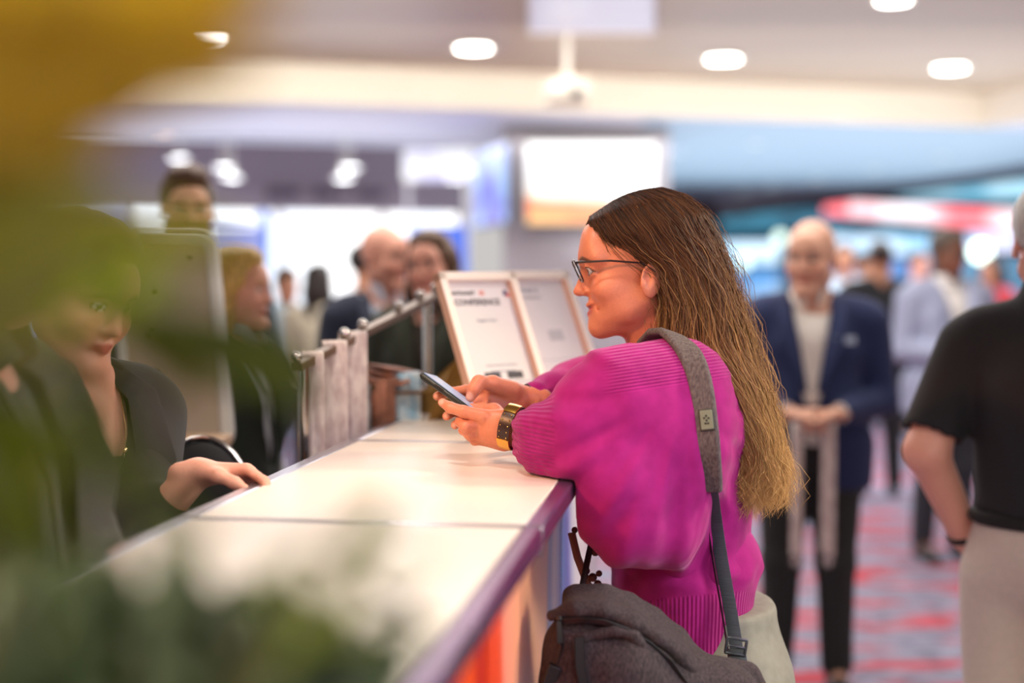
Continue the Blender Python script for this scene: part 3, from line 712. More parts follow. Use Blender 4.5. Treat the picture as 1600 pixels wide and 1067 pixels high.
# ---------------------------------------------------------------- lanyard stand behind the counter
M_chrome = mat('chrome', (200, 196, 192), .15, metal=1.0); M_barb = mat('brown metal rail', (116, 92, 76), .35, metal=.6)
ra, rb = P(462, 574, 2.62), P(700, 452, 3.35)
root = empty('lanyard_stand', tuple((ra+rb)/2*np.array((1, 1, 0))), 0, 'sloping brown metal rail on posts behind the counter, hung with lanyards', 'stand')
dr = (rb-ra)/np.linalg.norm(rb-ra)
mb = MB(); mb.box((ra+rb)/2, (.012, np.linalg.norm(rb-ra)/2, .008), np.column_stack([np.cross(dr, (0, 0, 1)), dr, np.cross(np.cross(dr, (0, 0, 1)), dr)])); mb.build('rail', M_barb, root, bevel=.002)
for q in (ra+dr*.03, P(668, 470, 3.25)):
    mb = MB(); mb.tube([q, (q[0], q[1], .02)], .011, 12); mb.lathe([(.12, 0), (.12, .012), (.02, .02)], (q[0], q[1], 0), 24); mb.build('post', M_chrome, root)
for t in (.0, .27, .38, .62, .78, .9):
    q = ra+(rb-ra)*t; mb = MB(); mb.sphere(q+(0, 0, .018), .011, 8); mb.build('knob', M_chrome, root)
def lany_mat(c1, c2, nm):
    return mat(nm, c1, .7, rgb2=c2, nscale=55, stretch=(1, 1, .5))
M_l1 = lany_mat((244, 234, 226), (206, 186, 182), 'white printed ribbon'); M_l2 = lany_mat((226, 240, 250), (150, 196, 226), 'pale blue printed ribbon')
M_l3 = lany_mat((182, 120, 96), (130, 84, 66), 'brown leather strip'); M_l4 = lany_mat((190, 196, 200), (120, 120, 124), 'grey printed ribbon')
def lanyard_bundle(q, side, n, drop, m, label, width=.02, group='lanyard bundles', clip=True):
    """n doubled ribbons hung over a rail at q, spread along side"""
    root = empty('lanyard_bundle', tuple(q), 0, label, 'lanyards', group); side = np.array(side, float)
    for i in range(n):
        o_ = side*((i-(n-1)/2)*.0065); r_ = random.Random(int(q[0]*1000)+i); sw = r_.uniform(-.012, .012); dd = drop*r_.uniform(.93, 1.0)
        fr = np.cross(side, (0, 0, 1)); pts = []
        for k in range(9): pts.append(q+o_+fr*(.014+sw*(k/8)**2*.4)+np.array((0, 0, -dd*(1-k/8))))
        pts = pts[::1]; arc = [q+o_+fr*.014*math.cos(a)+np.array((0, 0, .014*math.sin(a))) for a in (math.pi/4, math.pi/2, 3*math.pi/4)]
        back = [q+o_-fr*(.014)+np.array((0, 0, -dd*(k/8))) for k in range(9)]
        mb = MB(); mb.ribbon(pts+arc+back, list([side+fr*.4])*21, width, .0014); ob = mb.build('ribbon', m, root)
        if clip:
            mb = MB(); c = pts[0]; mb.box(c-(0, 0, .012), (.006, .003, .014)); mb.sphere(c-(0, 0, .03), .006, 5); mb.build('clip', M_chrome, ob)
    return root
LS = np.array((.96, .28, 0))
for t, n, m, lab in ((.085, 4, M_l1, 'narrow white lanyard bundle, leftmost on the rail'), (.21, 5, M_l1, 'white printed lanyard bundle, middle one on the rail'), (.32, 6, M_l1, 'tallest white printed lanyard bundle, rightmost of the three on the rail')):
    lanyard_bundle(ra+(rb-ra)*t, LS, n, .52, m, lab, .022)
# lower tray rail with leather strips and blue lanyards
rc, rd = P(560, 612, 2.95), P(650, 586, 3.05)
root = empty('lanyard_hook_bar', tuple(rc), 0, 'low dark bar behind the counter hung with brown and pale blue strips', 'stand')
mb = MB(); mb.tube([rc, rd], .008, 10); mb.build('bar', M_barb, root)
mb = MB(); mb.tube([rc, (rc[0], rc[1], .01)], .008, 10); mb.tube([rd, (rd[0], rd[1], .01)], .008, 10); mb.lathe([(.1, 0), (.1, .01)], (rc[0], rc[1], 0), 20); mb.lathe([(.1, 0), (.1, .01)], (rd[0], rd[1], 0), 20); mb.build('post', M_barb, root)
lanyard_bundle(rc+(rd-rc)*.05, LS, 3, .30, M_l4, 'grey lanyard bundle on the low bar, left of the brown ones')
lanyard_bundle(rc+(rd-rc)*.38, LS, 5, .30, M_l3, 'brown leather lanyard bundle on the low bar, behind the counter', .03)
lanyard_bundle(rc+(rd-rc)*.80, LS, 7, .30, M_l2, 'pale blue lanyard bundle on the low bar, next to the kraft wedge', .024)
# brown leather tags pile
root = empty('badge_holder_stack', tuple(P(600, 585, 3.0)), 0, 'untidy stack of brown leather badge holders above the low bar', 'badge holders')
for i in range(5):
    c = P(596+i*5, 600-i*6, 3.02+.01*i); mb = MB(); mb.box(c, (.05, .04, .0028), rotm('Z', 12*i)@rotm('X', 6)@rotm('Y', -8+4*i)); mb.build('badge_holder', M_l3, root, bevel=.001)
mb = MB(); c = P(606, 606, 3.04); mb.box(c-(0, 0, .006), (.075, .05, .003)); mb.tube([c, (c[0], c[1]+.02, .01)], .01, 8); mb.lathe([(.1, 0), (.1, .01)], (c[0], c[1]+.02, 0), 20); mb.build('tray', M_barb, root)
# ---------------------------------------------------------------- rounded white display panel seen from behind
M_wplas = mat('white plastic frame', (238, 236, 228), .35); M_beige = mat('beige back board', (196, 178, 156), .6, noise=.04, nscale=4)
pc = [P(188, 371, 3.32), P(328, 371, 3.32), P(356, 700, 3.22), P(196, 700, 3.22)]
pc = [np.array(x) for x in pc]
root = empty('display_stand', ((pc[2][0]+pc[3][0])/2, 3.25, 0), 0, 'beige display panel with rounded white rim behind the staff woman', 'panel')
def rounded(c4, r, n=6, k=0.0):
    out = []; m_ = sum(c4)/4
    for i in range(4):
        p = c4[i]; a = c4[i-1]; b = c4[(i+1) % 4]; da = (a-p)/np.linalg.norm(a-p); db = (b-p)/np.linalg.norm(b-p)
        for j in range(n+1):
            t = j/n; q = (1-t)**2*(p+da*r)+2*t*(1-t)*p+t*t*(p+db*r); out.append(q)
    return out
loop = rounded(pc, .035); loop_c = loop+[loop[0]]
mb = MB(); mb.tube(loop_c, .014, 10, cap=False); mb.build('rim', M_wplas, root)
mb = MB(); mb.tube([p+(0, .03, .004) for p in loop_c], .013, 10, cap=False); mb.build('front_rim', M_wplas, root)
mb = MB(); mb.prism(loop, (0, 1, 0), .02); mb.build('back_board', M_beige, root, smooth=False)
for px, py in ((237, 520), (249, 578), (296, 400), (240, 455)):
    mb = MB(); c = P(px, py, 3.25); mb.lathe([(.006, 0), (.006, .008), (.003, .01)], c, 12, rotm('X', 90)); mb.build('bolt', mat('black bolt', (30, 28, 26), .5), root)
mb = MB()
for x in (pc[3], pc[2]): mb.box((x[0]+(.03 if x is pc[3] else -.03), 3.25, x[2]/2), (.014, .014, x[2]/2)); 
for x in (pc[3], pc[2]): mb.box((x[0]+(.03 if x is pc[3] else -.03), 3.25, .012), (.02, .22, .012))
mb.build('stand_leg', M_wplas, root)
# ---------------------------------------------------------------- office chair behind the counter
M_blk = mat('black mesh upholstery', (26, 28, 28), .6, bump=.3, bscale=400); M_dkp = mat('black plastic', (22, 22, 24), .4)
cc = P(318, 740, 2.62)
root = empty('office_chair', (cc[0], cc[1], 0), 0, 'black office chair with rounded back and silver trim behind the counter', 'chair')
sd = SD(); sd.ell(cc+(0, 0, -.05), (.085, .022, .115), .01); sd.mesh('backrest', .006, M_blk, root).location = -Vector(root.location)
th = [cc+np.array((.088*math.cos(a), -.006, -.05+.118*math.sin(a))) for a in np.linspace(0, 2*math.pi, 29)]
mb = MB(); mb.tube(th, .005, 8, cap=False); mb.build('trim_band', M_chrome, root)
mb = MB(); mb.box((cc[0], cc[1]+.22, .68), (.2, .2, .035)); mb.build('seat', M_blk, root, bevel=.03)
mb = MB(); mb.box((cc[0], cc[1]+.05, .84), (.025, .012, .18)); mb.build('back_bar', M_dkp, root, bevel=.004)
mb = MB(); mb.tube([(cc[0], cc[1]+.2, .65), (cc[0], cc[1]+.2, .1)], .025, 12); mb.build('gas_column', M_chrome, root)
for k in range(5):
    a = 2*math.pi*k/5; mb = MB(); q = np.array((cc[0]+.28*math.cos(a), cc[1]+.2+.28*math.sin(a), .07)); mb.tube([(cc[0], cc[1]+.2, .11), q], [.022, .014], 8); lg = mb.build('leg', M_dkp, root)
    mb = MB(); mb.sphere(q-(0, 0, .037), .03, 6); mb.build('caster', M_dkp, lg)
# beige side table leg behind staff
c = P(262, 760, 2.75)
root = empty('side_table', (c[0], c[1], 0), 0, 'pale wooden side table behind the staff woman', 'table')
Mwd = mat('pale wood', (206, 172, 136), .5, noise=.1, nscale=20, stretch=(1, 1, .1))
mb = MB(); mb.box((c[0]-.1, c[1]+.22, c[2]+.048), (.15, .17, .012)); mb.build('tabletop', Mwd, root, bevel=.003)
for dx in (-.23, .02):
    for dy in (.08, .36):
        mb = MB(); mb.box((c[0]+dx, c[1]+dy, (c[2]+.036)/2), (.016, .016, (c[2]+.036)/2)); mb.build('leg', Mwd, root, bevel=.002)
# ================================================================ people
I3 = np.eye(3)
def head_sd(nose=1.0, chinf=1.0, wide=1.0, ears=True):
    """head frame: faces -Y, origin between the eyes' level and ear line, metres"""
    s = SD(); w = wide
    s.ell((0, .014, .034), (.076*w, .096, .088), .02)
    s.ell((0, -.034, -.035), (.060*w, .058, .080), .03)
    for q in (-1, 1):
        s.cone((q*.052*w, .0, -.062), (q*.018, -.070, -.108), .020, .018, .03)
        s.ell((q*.040*w, -.060, -.034), (.024, .026, .024), .03)
        s.cone((q*.008, -.086, .022), (q*.048*w, -.070, .022), .0125, .012, .015)
    s.cone((-.010, -.078, -.106), (.010, -.078, -.106), .019*chinf, .019*chinf, .02)
    s.ell((0, -.078, .045), (.045, .02, .035), .03)
    for q in (-1, 1): s.ell((q*.031, -.104, .001), (.018, .017, .0125), .012, True)
    for q in (-1, 1): s.ell((q*.031, -.0765, .001), (.0135, .0135, .0125), .002)
    s.cone((0, -.086, .012), (0, -.106*(.5+.5*nose), -.030), .0085, .0115*nose, .012)
    s.ell((0, -.104*(.5+.5*nose), -.036), (.010, .013, .009), .008)
    for q in (-1, 1): s.ell((q*.013, -.093, -.038), (.0075, .010, .0075), .006)
    s.chain([(-.023, -.083, -.066), (-.008, -.094, -.0625), (.008, -.094, -.0625), (.023, -.083, -.066)], [.004, .006, .006, .004], .006)
    s.chain([(-.021, -.083, -.069), (0, -.0935, -.0735), (.021, -.083, -.069)], [.004, .0072, .004], .006)
    s.chain([(-.022, -.094, -.0685), (0, -.1025, -.0675), (.022, -.094, -.0685)], [.0012, .0016, .0012], .003, sub=True)
    if ears:
        for q in (-1, 1):
            R = rotm('Z', q*22)@rotm('X', -12)
            s.ell((q*.077*w, .016, -.012), (.0075, .019, .031), .008, R=R); s.ell((q*.084*w, .010, -.008), (.005, .010, .017), .004, True, R=R)
    return s
def lerp(a, b, t): return np.asarray(a, float)*(1-t)+np.asarray(b, float)*t
def hand_sd(wrist, u, n, thumb, curl=(30, 35, 25), L=.185, spread=5, tcurl=20, topen=40):
    """u: wrist->fingers, n: palm normal, thumb: side direction (towards the thumb)"""
    u = np.array(u, float); u /= np.linalg.norm(u); n = np.array(n, float); n -= u*(n@u); n /= np.linalg.norm(n)
    t = np.array(thumb, float); t -= u*(t@u)+n*(t@n); t /= np.linalg.norm(t); w = np.array(wrist, float); k = L/.185
    s = SD()
    def pt(a, b, c): return w+k*(u*a+t*b+n*c)
    for b, a in ((.026, .088), (.010, .092), (-.008, .088), (-.024, .080)):
        s.cone(pt(.012, b*.55, 0), pt(a, b, 0), .0125*k, .0098*k, .012)
    s.cone(pt(-.03, 0, 0), pt(.015, 0, 0), .021*k, .021*k, .015, n=n, sq=.75)
    s.ell(pt(.04, .014, .010), np.array((.024, .013, .012))*k, .014, R=np.column_stack([u, t, n]))
    lens = ((.044, .026, .021), (.048, .030, .022), (.044, .028, .021), (.034, .020, .019)); bs = (.026, .009, -.008, -.024); st = (.088, .092, .088, .080)
    tips = []
    for f in range(4):
        p = pt(st[f], bs[f], 0); d = u*math.cos(math.radians((1.5-f)*spread))+t*math.sin(math.radians((1.5-f)*spread)); an = 0; pts = [p]
        for j in range(3):
            an += curl[j]*(1+.12*f) if not hasattr(curl[j], '__len__') else curl[j][f]
            dd = d*math.cos(math.radians(an))+n*math.sin(math.radians(an)); p = p+dd*lens[f][j]*k; pts.append(p)
        s.chain(pts, [.0094*k, .0086*k, .0078*k, .0066*k], .004); tips.append(pts[-1])
    p0 = pt(.018, .022, .006); a = math.radians(topen)
    d1 = u*math.cos(a)+t*math.sin(a)*.8+n*.35; d1 /= np.linalg.norm(d1); p1 = p0+d1*.040*k
    a2 = math.radians(topen-tcurl); d2 = u*math.cos(a2)+t*math.sin(a2)*.7+n*(.25+tcurl*.008); d2 /= np.linalg.norm(d2); p2 = p1+d2*.032*k; p3 = p2+(d2+n*.1)*.026*k
    s.chain([p0, p1, p2, p3], [.0145*k, .0115*k, .0098*k, .0078*k], .010)
    return s, tips
SK = {'fair': (232, 176, 148), 'pink': (236, 170, 146), 'tan': (206, 146, 112), 'brown': (122, 78, 56), 'olive': (196, 140, 108)}
M_skin = mat('skin', (230, 170, 140), .45, attr='Col', noise=.08, nscale=260, sss=.12, bump=.08, bscale=500)
_hm = {}
def cloth(rgb, nm='woven cloth', rough=.85, sheen=.06, bump=.25, bscale=700, noise=.06, nscale=90):
    key = (rgb, nm)
    if key not in _hm: _hm[key] = mat('%s %d %d %d' % ((nm,)+rgb), rgb, rough, noise=noise, nscale=nscale, sheen=sheen, bump=bump, bscale=bscale)
    return _hm[key]
def hairm(rgb):
    key = ('h', rgb)
    if key not in _hm: _hm[key] = mat('hair %d %d %d' % rgb, rgb, .45, noise=.45, nscale=60, bump=.6, bscale=160, stretch=(3, 3, .5))
    return _hm[key]
def head_paint(V, R, t, sc, skin, brow, beard=None, iris=(70, 50, 36), lips=(190, 96, 88)):
    """true colours of a face, placed in the head frame"""
    L_ = ((V-t)@R)/sc; C = np.tile(np.array(s2l(skin)), (len(V), 1)); x, y, z = L_[:, 0], L_[:, 1], L_[:, 2]
    def blend(mask, col, a=1.0):
        m = np.clip(mask, 0, 1)[:, None]*a; C[:] = C*(1-m)+np.array(s2l(col))*m
    near = (np.abs(x) < .12)&(np.abs(z) < .17)&(np.abs(y) < .14)
    front = near&(y < -.05)
    blend(np.exp(-(((np.abs(x)-.042)/.02)**2+((z+.036)/.022)**2))*front, (226, 128, 104), .35)
    blend(np.exp(-((x/.014)**2+((z+.034)/.014)**2))*front, (222, 124, 104), .3)
    if beard:
        bm = near&(z < -.036)&(y < .02)&(z > -.135); m = bm*np.clip((-z-.034)/.012, 0, 1)
        blend(m, beard, .85)
    blend(np.clip(1.6-((x/.024)**2+((z+.0685)/.0095)**2), 0, 1)*(front&(y < -.078)), lips)
    for q in (-1, 1):
        bx = (x-q*.031)
        blend(np.clip(1.5-((bx/.021)**2+((z-.0235+.25*np.abs(bx))/.0052)**2), 0, 1)*front, brow, .9)
        e = front&(((bx/.0125)**2+((z-.001)/.0062)**2) < 1)
        C[e] = s2l((226, 218, 212))
        C[front&((bx**2+(z-.001)**2) < .0058**2)&e] = s2l(iris)
        ring = front&(((bx/.0145)**2+((z-.0015)/.0082)**2) < 1)&~e
        C[ring] = s2l(tuple(int(c*.45) for c in skin))
    return C
def person(name, px, Y, foot_z, H, rz, label, skin='fair', hair=None, hairc=(60, 40, 28), hstyle='short', beard=None, top='jacket', topc=(30, 40, 70), shirtc=(230, 226, 222),
           pantc=(40, 42, 48), arms=None, hands=None, headyaw=0, headpitch=0, headroll=0, lean=0, h=.008, build=1.0, shoec=(40, 30, 26), group=None, badge=None, sleeve='long', xw=None,
           legs=None, skirt=None, wideshirt=1.0, lips=(190, 96, 88), hs_=1.0, armk=1.0, bare=False, polocut=.925):
    """stands at column px, depth Y. local frame: faces -Y; rz turns it. H: body height"""
    k = H/1.75; c = P(px, 500, Y) if xw is None else (xw, Y, 0)
    root = empty(name, (c[0], Y, foot_z), math.radians(rz), label, 'person', group)
    bw = build
    ln = math.radians(lean); Rl = rotm('X', lean)
    def T(p):       # lean about the hips
        p = np.array(p, float)*k; hip = np.array((0, 0, .95*k)); return hip+Rl@(p-hip) if p[2] > .95*k else p
    A = {'L': ((.23, .02, 1.12), (.25, -.08, .87)), 'R': ((-.23, .02, 1.12), (-.25, -.08, .87))}
    if arms: A.update(arms)
    LG = {'L': ((.10, -.02, .50), (.11, .02, .09)), 'R': ((-.10, -.02, .50), (-.11, .02, .09))}
    if legs: LG.update(legs)
    hd = {'L': ((0, -.3, -1), (-1, 0, 0), (0, -1, 0)), 'R': ((0, -.3, -1), (1, 0, 0), (0, -1, 0))}
    if hands: hd.update(hands)
    hc = T((0, -.012, 1.628)); Rh = Rl@rotm('Z', headyaw)@rotm('X', headpitch)@rotm('Y', headroll)
    body = SD()
    HK_ = k*hs_; body.merge(head_sd(wide=1.0), Rh, hc, HK_)
    body.cone(hc+Rh@(np.array((0, .018, -.06))*k), T((0, .012, 1.44)), .050*k*bw, .062*k*bw, .03)
    def torso(s, d, lo=.86, legs_=True, up=1.0):
        s.ell(T((0, 0, .96)), np.array((.165*bw+d, .112*bw+d, .13))*k, .05)
        s.ell(T((0, -.008*bw, 1.12)), np.array((.148*bw+d, .108*bw+d, .16))*k, .06)
        s.ell(T((0, -.004, 1.29)), np.array((.165*bw+d, .115+d, .16))*k, .06)
        s.cone(T((-.145*bw, .006, 1.405)), T((.145*bw, .006, 1.405)), (.056+d)*k, (.056+d)*k, .05)
        s.cone(T((-.13*bw, .012, 1.425)), T((-.02, .014, 1.47)), (.035+d)*k, (.042+d*.4)*k, .04)
        s.cone(T((.13*bw, .012, 1.425)), T((.02, .014, 1.47)), (.035+d)*k, (.042+d*.4)*k, .04)
    torso(body, -.012)
    for q in ('L', 'R'):
        sg_ = 1 if q == 'L' else -1; sh = T((sg_*.185*bw, .008, 1.395)); el = T(A[q][0]); wr = T(A[q][1])
        body.chain([sh, el, wr], [.046*k*armk, .037*k*armk, .026*k*armk], .02)
        hs, _ = hand_sd(wr, *hd[q], L=.185*k) if hd[q] and len(hd[q]) == 3 else (hand_sd(wr, *hd[q][:3], **hd[q][3], L=.185*k) if hd[q] else (SD(), 0)); body.merge(hs)
        body.chain([T((sg_*.088, 0, .90)), np.array(LG[q][0])*k, np.array(LG[q][1])*k], [.080*k, .052*k, .036*k], .03)
        an = np.array(LG[q][1])*k; body.cone(an, an+np.array((sg_*.01, -.10*k, -.05*k)), .034*k, .026*k, .02)
    sk = SK[skin]
    body.mesh('body', h, M_skin, root, paint=lambda V: head_paint(V, Rh, hc, HK_, sk, tuple(int(x*.8) for x in hairc) if hstyle != 'bald' else (190, 150, 124), beard, lips=lips), relax=1)
    fold = lambda s_, a: (lambda X, Y_, Z: a*wnoise(X, Y_, Z, s_, 17, (1, 1, .6)))
    # shirt
    seed = abs(int(px))+int(Y*10)
    neckz = T((0, .0, 1.50))
    if bare:
        s = SD(); torso(s, .004); s.mesh('camisole', h, cloth((24, 22, 26), 'dark cloth'), root, cut=lambda X, Y_, Z: np.maximum(.93*k-Z, Z-(1.335*k))+0*X+0*Y_)
    if top in ('jacket', 'shirt', 'vest') and not bare:
        s = SD(); torso(s, .002 if top != 'shirt' else .012); s.ell(T((0, -.085, 1.50)), np.array((.030, .06, .062))*k, .01, True)
        s.cone(T((0, .008, 1.46)), T((0, .004, 1.505)), .066*k*bw, .060*k*bw, .02); s.cone(T((0, .0, 1.47)), T((0, -.01, 1.56)), .052*k*bw, .05*k*bw, .005, True)
        if top in ('shirt', 'vest'):
            for q in ('L', 'R'):
                sg_ = 1 if q == 'L' else -1; sh = T((sg_*.185*bw, .008, 1.395)); el = T(A[q][0]); wr = T(A[q][1])
                if sleeve == 'short': s.chain([sh, lerp(sh, el, .82)], [.066*k*bw, .060*k*bw], .03); s.cone(lerp(sh, el, .9), el, .07*k, .07*k, .003, True)
                elif sleeve == 'elbow': s.chain([sh, el, lerp(el, wr, .3)], [.062*k, .050*k, .048*k], .03)
                else: s.chain([sh, el, lerp(el, wr, .93)], [.060*k*bw, .049*k, .035*k], .03)
        s.mesh('shirt', h, cloth(shirtc, 'shirt cloth'), root, disp=fold(seed, .0035), cut=lambda X, Y_, Z: (.93*k if top != 'shirt' or True else 0)-Z+0*X+0*Y_)
    if top in ('jacket', 'vest'):
        s = SD(); torso(s, .022)
        s.cone(T((-.095*bw, .004, .93)), T((.095*bw, .004, .93)), .115*k*bw, .115*k*bw, .04, n=(0, 1, 0), sq=1.05); s.cone(T((-.095*bw, .004, .82)), T((.095*bw, .004, .82)), .112*k*bw, .112*k*bw, .04)
        # open front: a wedge between the lapels, narrow at the button
        ww = wideshirt
        s.cone(T((0, -.17, 1.50)), T((0, -.17, 1.12)), .085*k*ww, .026*k*ww, .008, True, n=(0, 1, 0), sq=2.6)
        s.cone(T((0, -.17, 1.12)), T((0, -.19, .74)), .016*k, .075*k, .008, True, n=(0, 1, 0), sq=2)
        if top == 'jacket':
            for q in ('L', 'R'):
                sg_ = 1 if q == 'L' else -1; sh = T((sg_*.187*bw, .008, 1.39)); el = T(A[q][0]); wr = T(A[q][1])
                s.chain([sh, el, lerp(el, wr, .88 if not bare else .25)], [.070*k*bw, .060*k, .042*k if not bare else .056*k], .03)
        s.cone(T((0, .0, 1.47)), T((0, -.03, 1.58)), .060*k*bw, .07*k*bw, .005, True)
        jk = s.mesh('jacket' if top == 'jacket' else 'vest', h, cloth(topc, 'jacket cloth'), root, disp=fold(seed+3, .004), cut=lambda X, Y_, Z: .78*k-Z+0*X+0*Y_)
        for sg_ in (-1, 1):      # lapels
            mb = MB(); pts = [T((sg_*.066*bw, .01, 1.50)), T((sg_*.072*ww, -.095, 1.44)), T((sg_*.062*ww, -.150*1.0, 1.33)), T((sg_*.018*ww, -.150, 1.14))]
            mb.ribbon(pts, (sg_, -.35, .2), [.03*k, .055*k, .07*k, .018*k], .008*k); mb.build('lapel', cloth(topc, 'jacket cloth'), jk, inv=False)
            # shirt collar wings
        sc_ = bpy.data.objects.get(root.name)
        for sg_ in (-1, 1) if not bare else ():
            mb = MB(); mb.ribbon([T((sg_*.06, .0, 1.515)), T((sg_*.042, -.062, 1.50)), T((sg_*.022, -.086, 1.455))], (0, -.3, 1), [.032*k, .04*k, .03*k], .004*k); mb.build('collar', cloth(shirtc, 'shirt cloth'), root, inv=False)
        if top == 'jacket' and not bare:
            for q in ('L', 'R'):
                if hd[q]:
                    el = T(A[q][0]); wr = T(A[q][1]); mb = MB(); mb.tube([lerp(el, wr, .82), lerp(el, wr, .97)], [.036*k, .036*k], 14); mb.build('shirt_cuff', cloth(shirtc, 'shirt cloth'), root, inv=False)
    if top == 'polo':
        s = SD(); torso(s, .018)
        for q in ('L', 'R'):
            sg_ = 1 if q == 'L' else -1; sh = T((sg_*.185*bw, .008, 1.395)); el = T(A[q][0])
            s.chain([sh, lerp(sh, el, .80)], [.072*k*bw, .070*k*bw], .03); s.cone(lerp(sh, el, .99), lerp(sh, el, 1.2), .075*k, .085*k, .004, True)
        s.cone(T((0, .01, 1.46)), T((0, .006, 1.515)), .070*k*bw, .062*k*bw, .02); s.cone(T((0, .0, 1.47)), T((0, -.02, 1.58)), .056*k*bw, .06*k*bw, .005, True)
        s.mesh('polo_shirt', h, cloth(topc, 'jersey cloth'), root, disp=fold(seed, .005), cut=lambda X, Y_, Z: polocut*k-Z+0*X+0*Y_)
    if top == 'polo':
        mb = MB(); mb.tube([np.array((math.cos(a)*(.158*bw), .004+math.sin(a)*(.113*bw), 1.018))*k for a in np.linspace(0, 2*math.pi, 41)], .015*k, 10, cap=False); mb.build('belt', cloth((20, 18, 18), 'belt leather'), root, inv=False)
        el = T(A['L'][0]); wr = T(A['L'][1]); q = lerp(el, wr, .93); dd = (wr-el)/np.linalg.norm(wr-el); g1 = np.cross(dd, (0, 1, 0)); g1 /= np.linalg.norm(g1); g2 = np.cross(g1, dd)
        mb = MB(); mb.tube([q+(g1*math.cos(a)+g2*math.sin(a))*.036*k for a in np.linspace(0, 2*math.pi, 25)], .007*k, 8, cap=False); mb.build('wrist_band', cloth((18, 18, 20), 'band'), root, inv=False)
    if skirt is None:
        s = SD(); s.ell((0, .004, .95*k), np.array((.168*bw, .120*bw, .12 if top != 'polo' else .16))*k, .05)
        for q in ('L', 'R'):
            sg_ = 1 if q == 'L' else -1
            s.chain([np.array((sg_*.088, .004, .88))*k, np.array(LG[q][0])*k, np.array(LG[q][1])*k+(0, 0, .02)], [.098*k*bw, .072*k, .060*k], .03)
        s.mesh('trousers', h, cloth(pantc, 'trouser cloth'), root, disp=fold(seed+9, .004), cut=lambda X, Y_, Z: np.maximum(Z-max(1.0, polocut+.02 if top == 'polo' else 0)*k, .06*k-Z)+0*X+0*Y_)
    for q in ('L', 'R'):
        sg_ = 1 if q == 'L' else -1; an = np.array(LG[q][1])*k; s = SD()
        s.chain([(an[0], an[1]+.03*k, .034*k), (an[0]+sg_*.008, an[1]-.09*k, .034*k), (an[0]+sg_*.014, an[1]-.17*k, .030*k)], [.040*k, .042*k, .034*k], .02)
        s.cone((an[0], an[1]+.01, .05*k), (an[0], an[1]+.01, .10*k), .040*k, .042*k, .02)
        s.mesh('shoe', .008, mat('shoe leather %d %d' % (px, sg_), shoec, .35), root, cut=lambda X, Y_, Z: .002-Z+0*X+0*Y_, relax=1)
    # hair
    if hstyle != 'bald' or hair:
        s = SD(); k_ = k; k = HK_; hp = lambda p: hc+Rh@(np.array(p, float)*k); hh = h*.8
        def E(p, r, kk=.02, sub=False): s.ell(hp(p), np.array(r, float)*k, kk*k, sub, Rh)
        if hstyle == 'fringe':
            E((0, .034, .012), (.081, .082, .046)); E((0, -.03, .03), (.14, .055, .2), .004, True); E((0, .02, .085), (.2, .2, .05), .004, True)
        else:
            E((0, .020, .044), (.084, .100, .092)); E((0, -.030, .095), (.060, .055, .035), .03)
            if hstyle in ('short', 'quiff'):
                if hstyle == 'quiff': E((0, -.045, .115), (.055, .050, .03), .03)
                E((0, -.095, -.015), (.074, .070, .085), .008, True); E((0, .0, -.12), (.14, .14, .09), .01, True)
                for q in (-1, 1): E((q*.09, -.01, -.035), (.03, .045, .055), .008, True)
            elif hstyle in ('long', 'bob', 'wavy'):
                E((0, .05, -.06), (.082, .062, .11), .04)
                zl = -.30 if hstyle != 'bob' else -.13
                for q in (-1, 1): s.chain([hp((q*.066, .01, .02)), hp((q*.078, .015, -.08)), hp((q*.08, .01, zl))], [.034*k, .032*k, .022*k], .04)
                s.chain([hp((0, .07, -.05)), hp((0, .075, zl))], [.055*k, .04*k], .04)
                E((0, -.105, -.03), (.058, .072, .100), .012, True); E((0, -.06, -.14), (.052, .07, .08), .012, True)
            elif hstyle in ('updo', 'tied'):
                E((0, -.095, -.022), (.070, .066, .092), .008, True); E((0, -.03, -.12), (.14, .12, .09), .01, True)
                for q in (-1, 1): E((q*.09, .0, -.035), (.03, .035, .05), .008, True)
                E((0, .115, -.01) if hstyle == 'tied' else (0, .105, .06), (.038, .034, .04), .015)
        s.mesh('hair', hh, hairm(hairc), root, disp=lambda X, Y_, Z: .0028*wnoise(X, Y_, Z, seed+5, 110, (1, 1, .45)), relax=1)
        k = k_
    if badge:
        c1 = T(badge[:3]); mb = MB(); mb.box(c1, (.036*k, .003, .013*k), rotm('Z', badge[3] if len(badge) > 3 else 0)); bd = mb.build('name_badge', mat('pale blue name badge', (196, 214, 236), .4), root, inv=False, smooth=False)
        mb = MB(); mb.box(c1+(-.022*k, -.0035, 0), (.008*k, .001, .009*k)); mb.build('badge_logo', mat('orange badge logo', (222, 150, 110), .5), bd, inv=False, smooth=False)
        bd['label'] = 'pale name badge on the chest'
    root['_T'] = 0; del root['_T']
    return root, T, k
NV = (34, 46, 88)
# navy-suited bald man holding lanyards
root, T, k = person('person', 1266, 4.95, 0, 1.645, -8, 'bald man in a navy suit and pale open shirt, holding white lanyards at his waist', 'fair', hstyle='bald', topc=NV, shirtc=(240, 232, 222), pantc=(44, 46, 44),
    arms={'L': ((.265, .03, 1.10), (.085, -.22, 1.07)), 'R': ((-.255, .03, 1.10), (-.085, -.22, 1.07))}, hands={'L': ((-1, -.25, .1), (0, -.2, -1), (0, -1, 0), dict(curl=(40, 50, 30))), 'R': ((1, -.25, .1), (0, -.2, -1), (0, -1, 0), dict(curl=(40, 50, 30)))},
    headyaw=-20, headpitch=4, badge=(.115, -.142, 1.33, 12), build=1.13, wideshirt=1.3, h=.0065, hs_=1.12)
E_ = root
def local_to_world(root, p):
    a = root.rotation_euler[2]; return np.array((root.location[0]+p[0]*math.cos(a)-p[1]*math.sin(a), root.location[1]+p[0]*math.sin(a)+p[1]*math.cos(a), root.location[2]+p[2]))
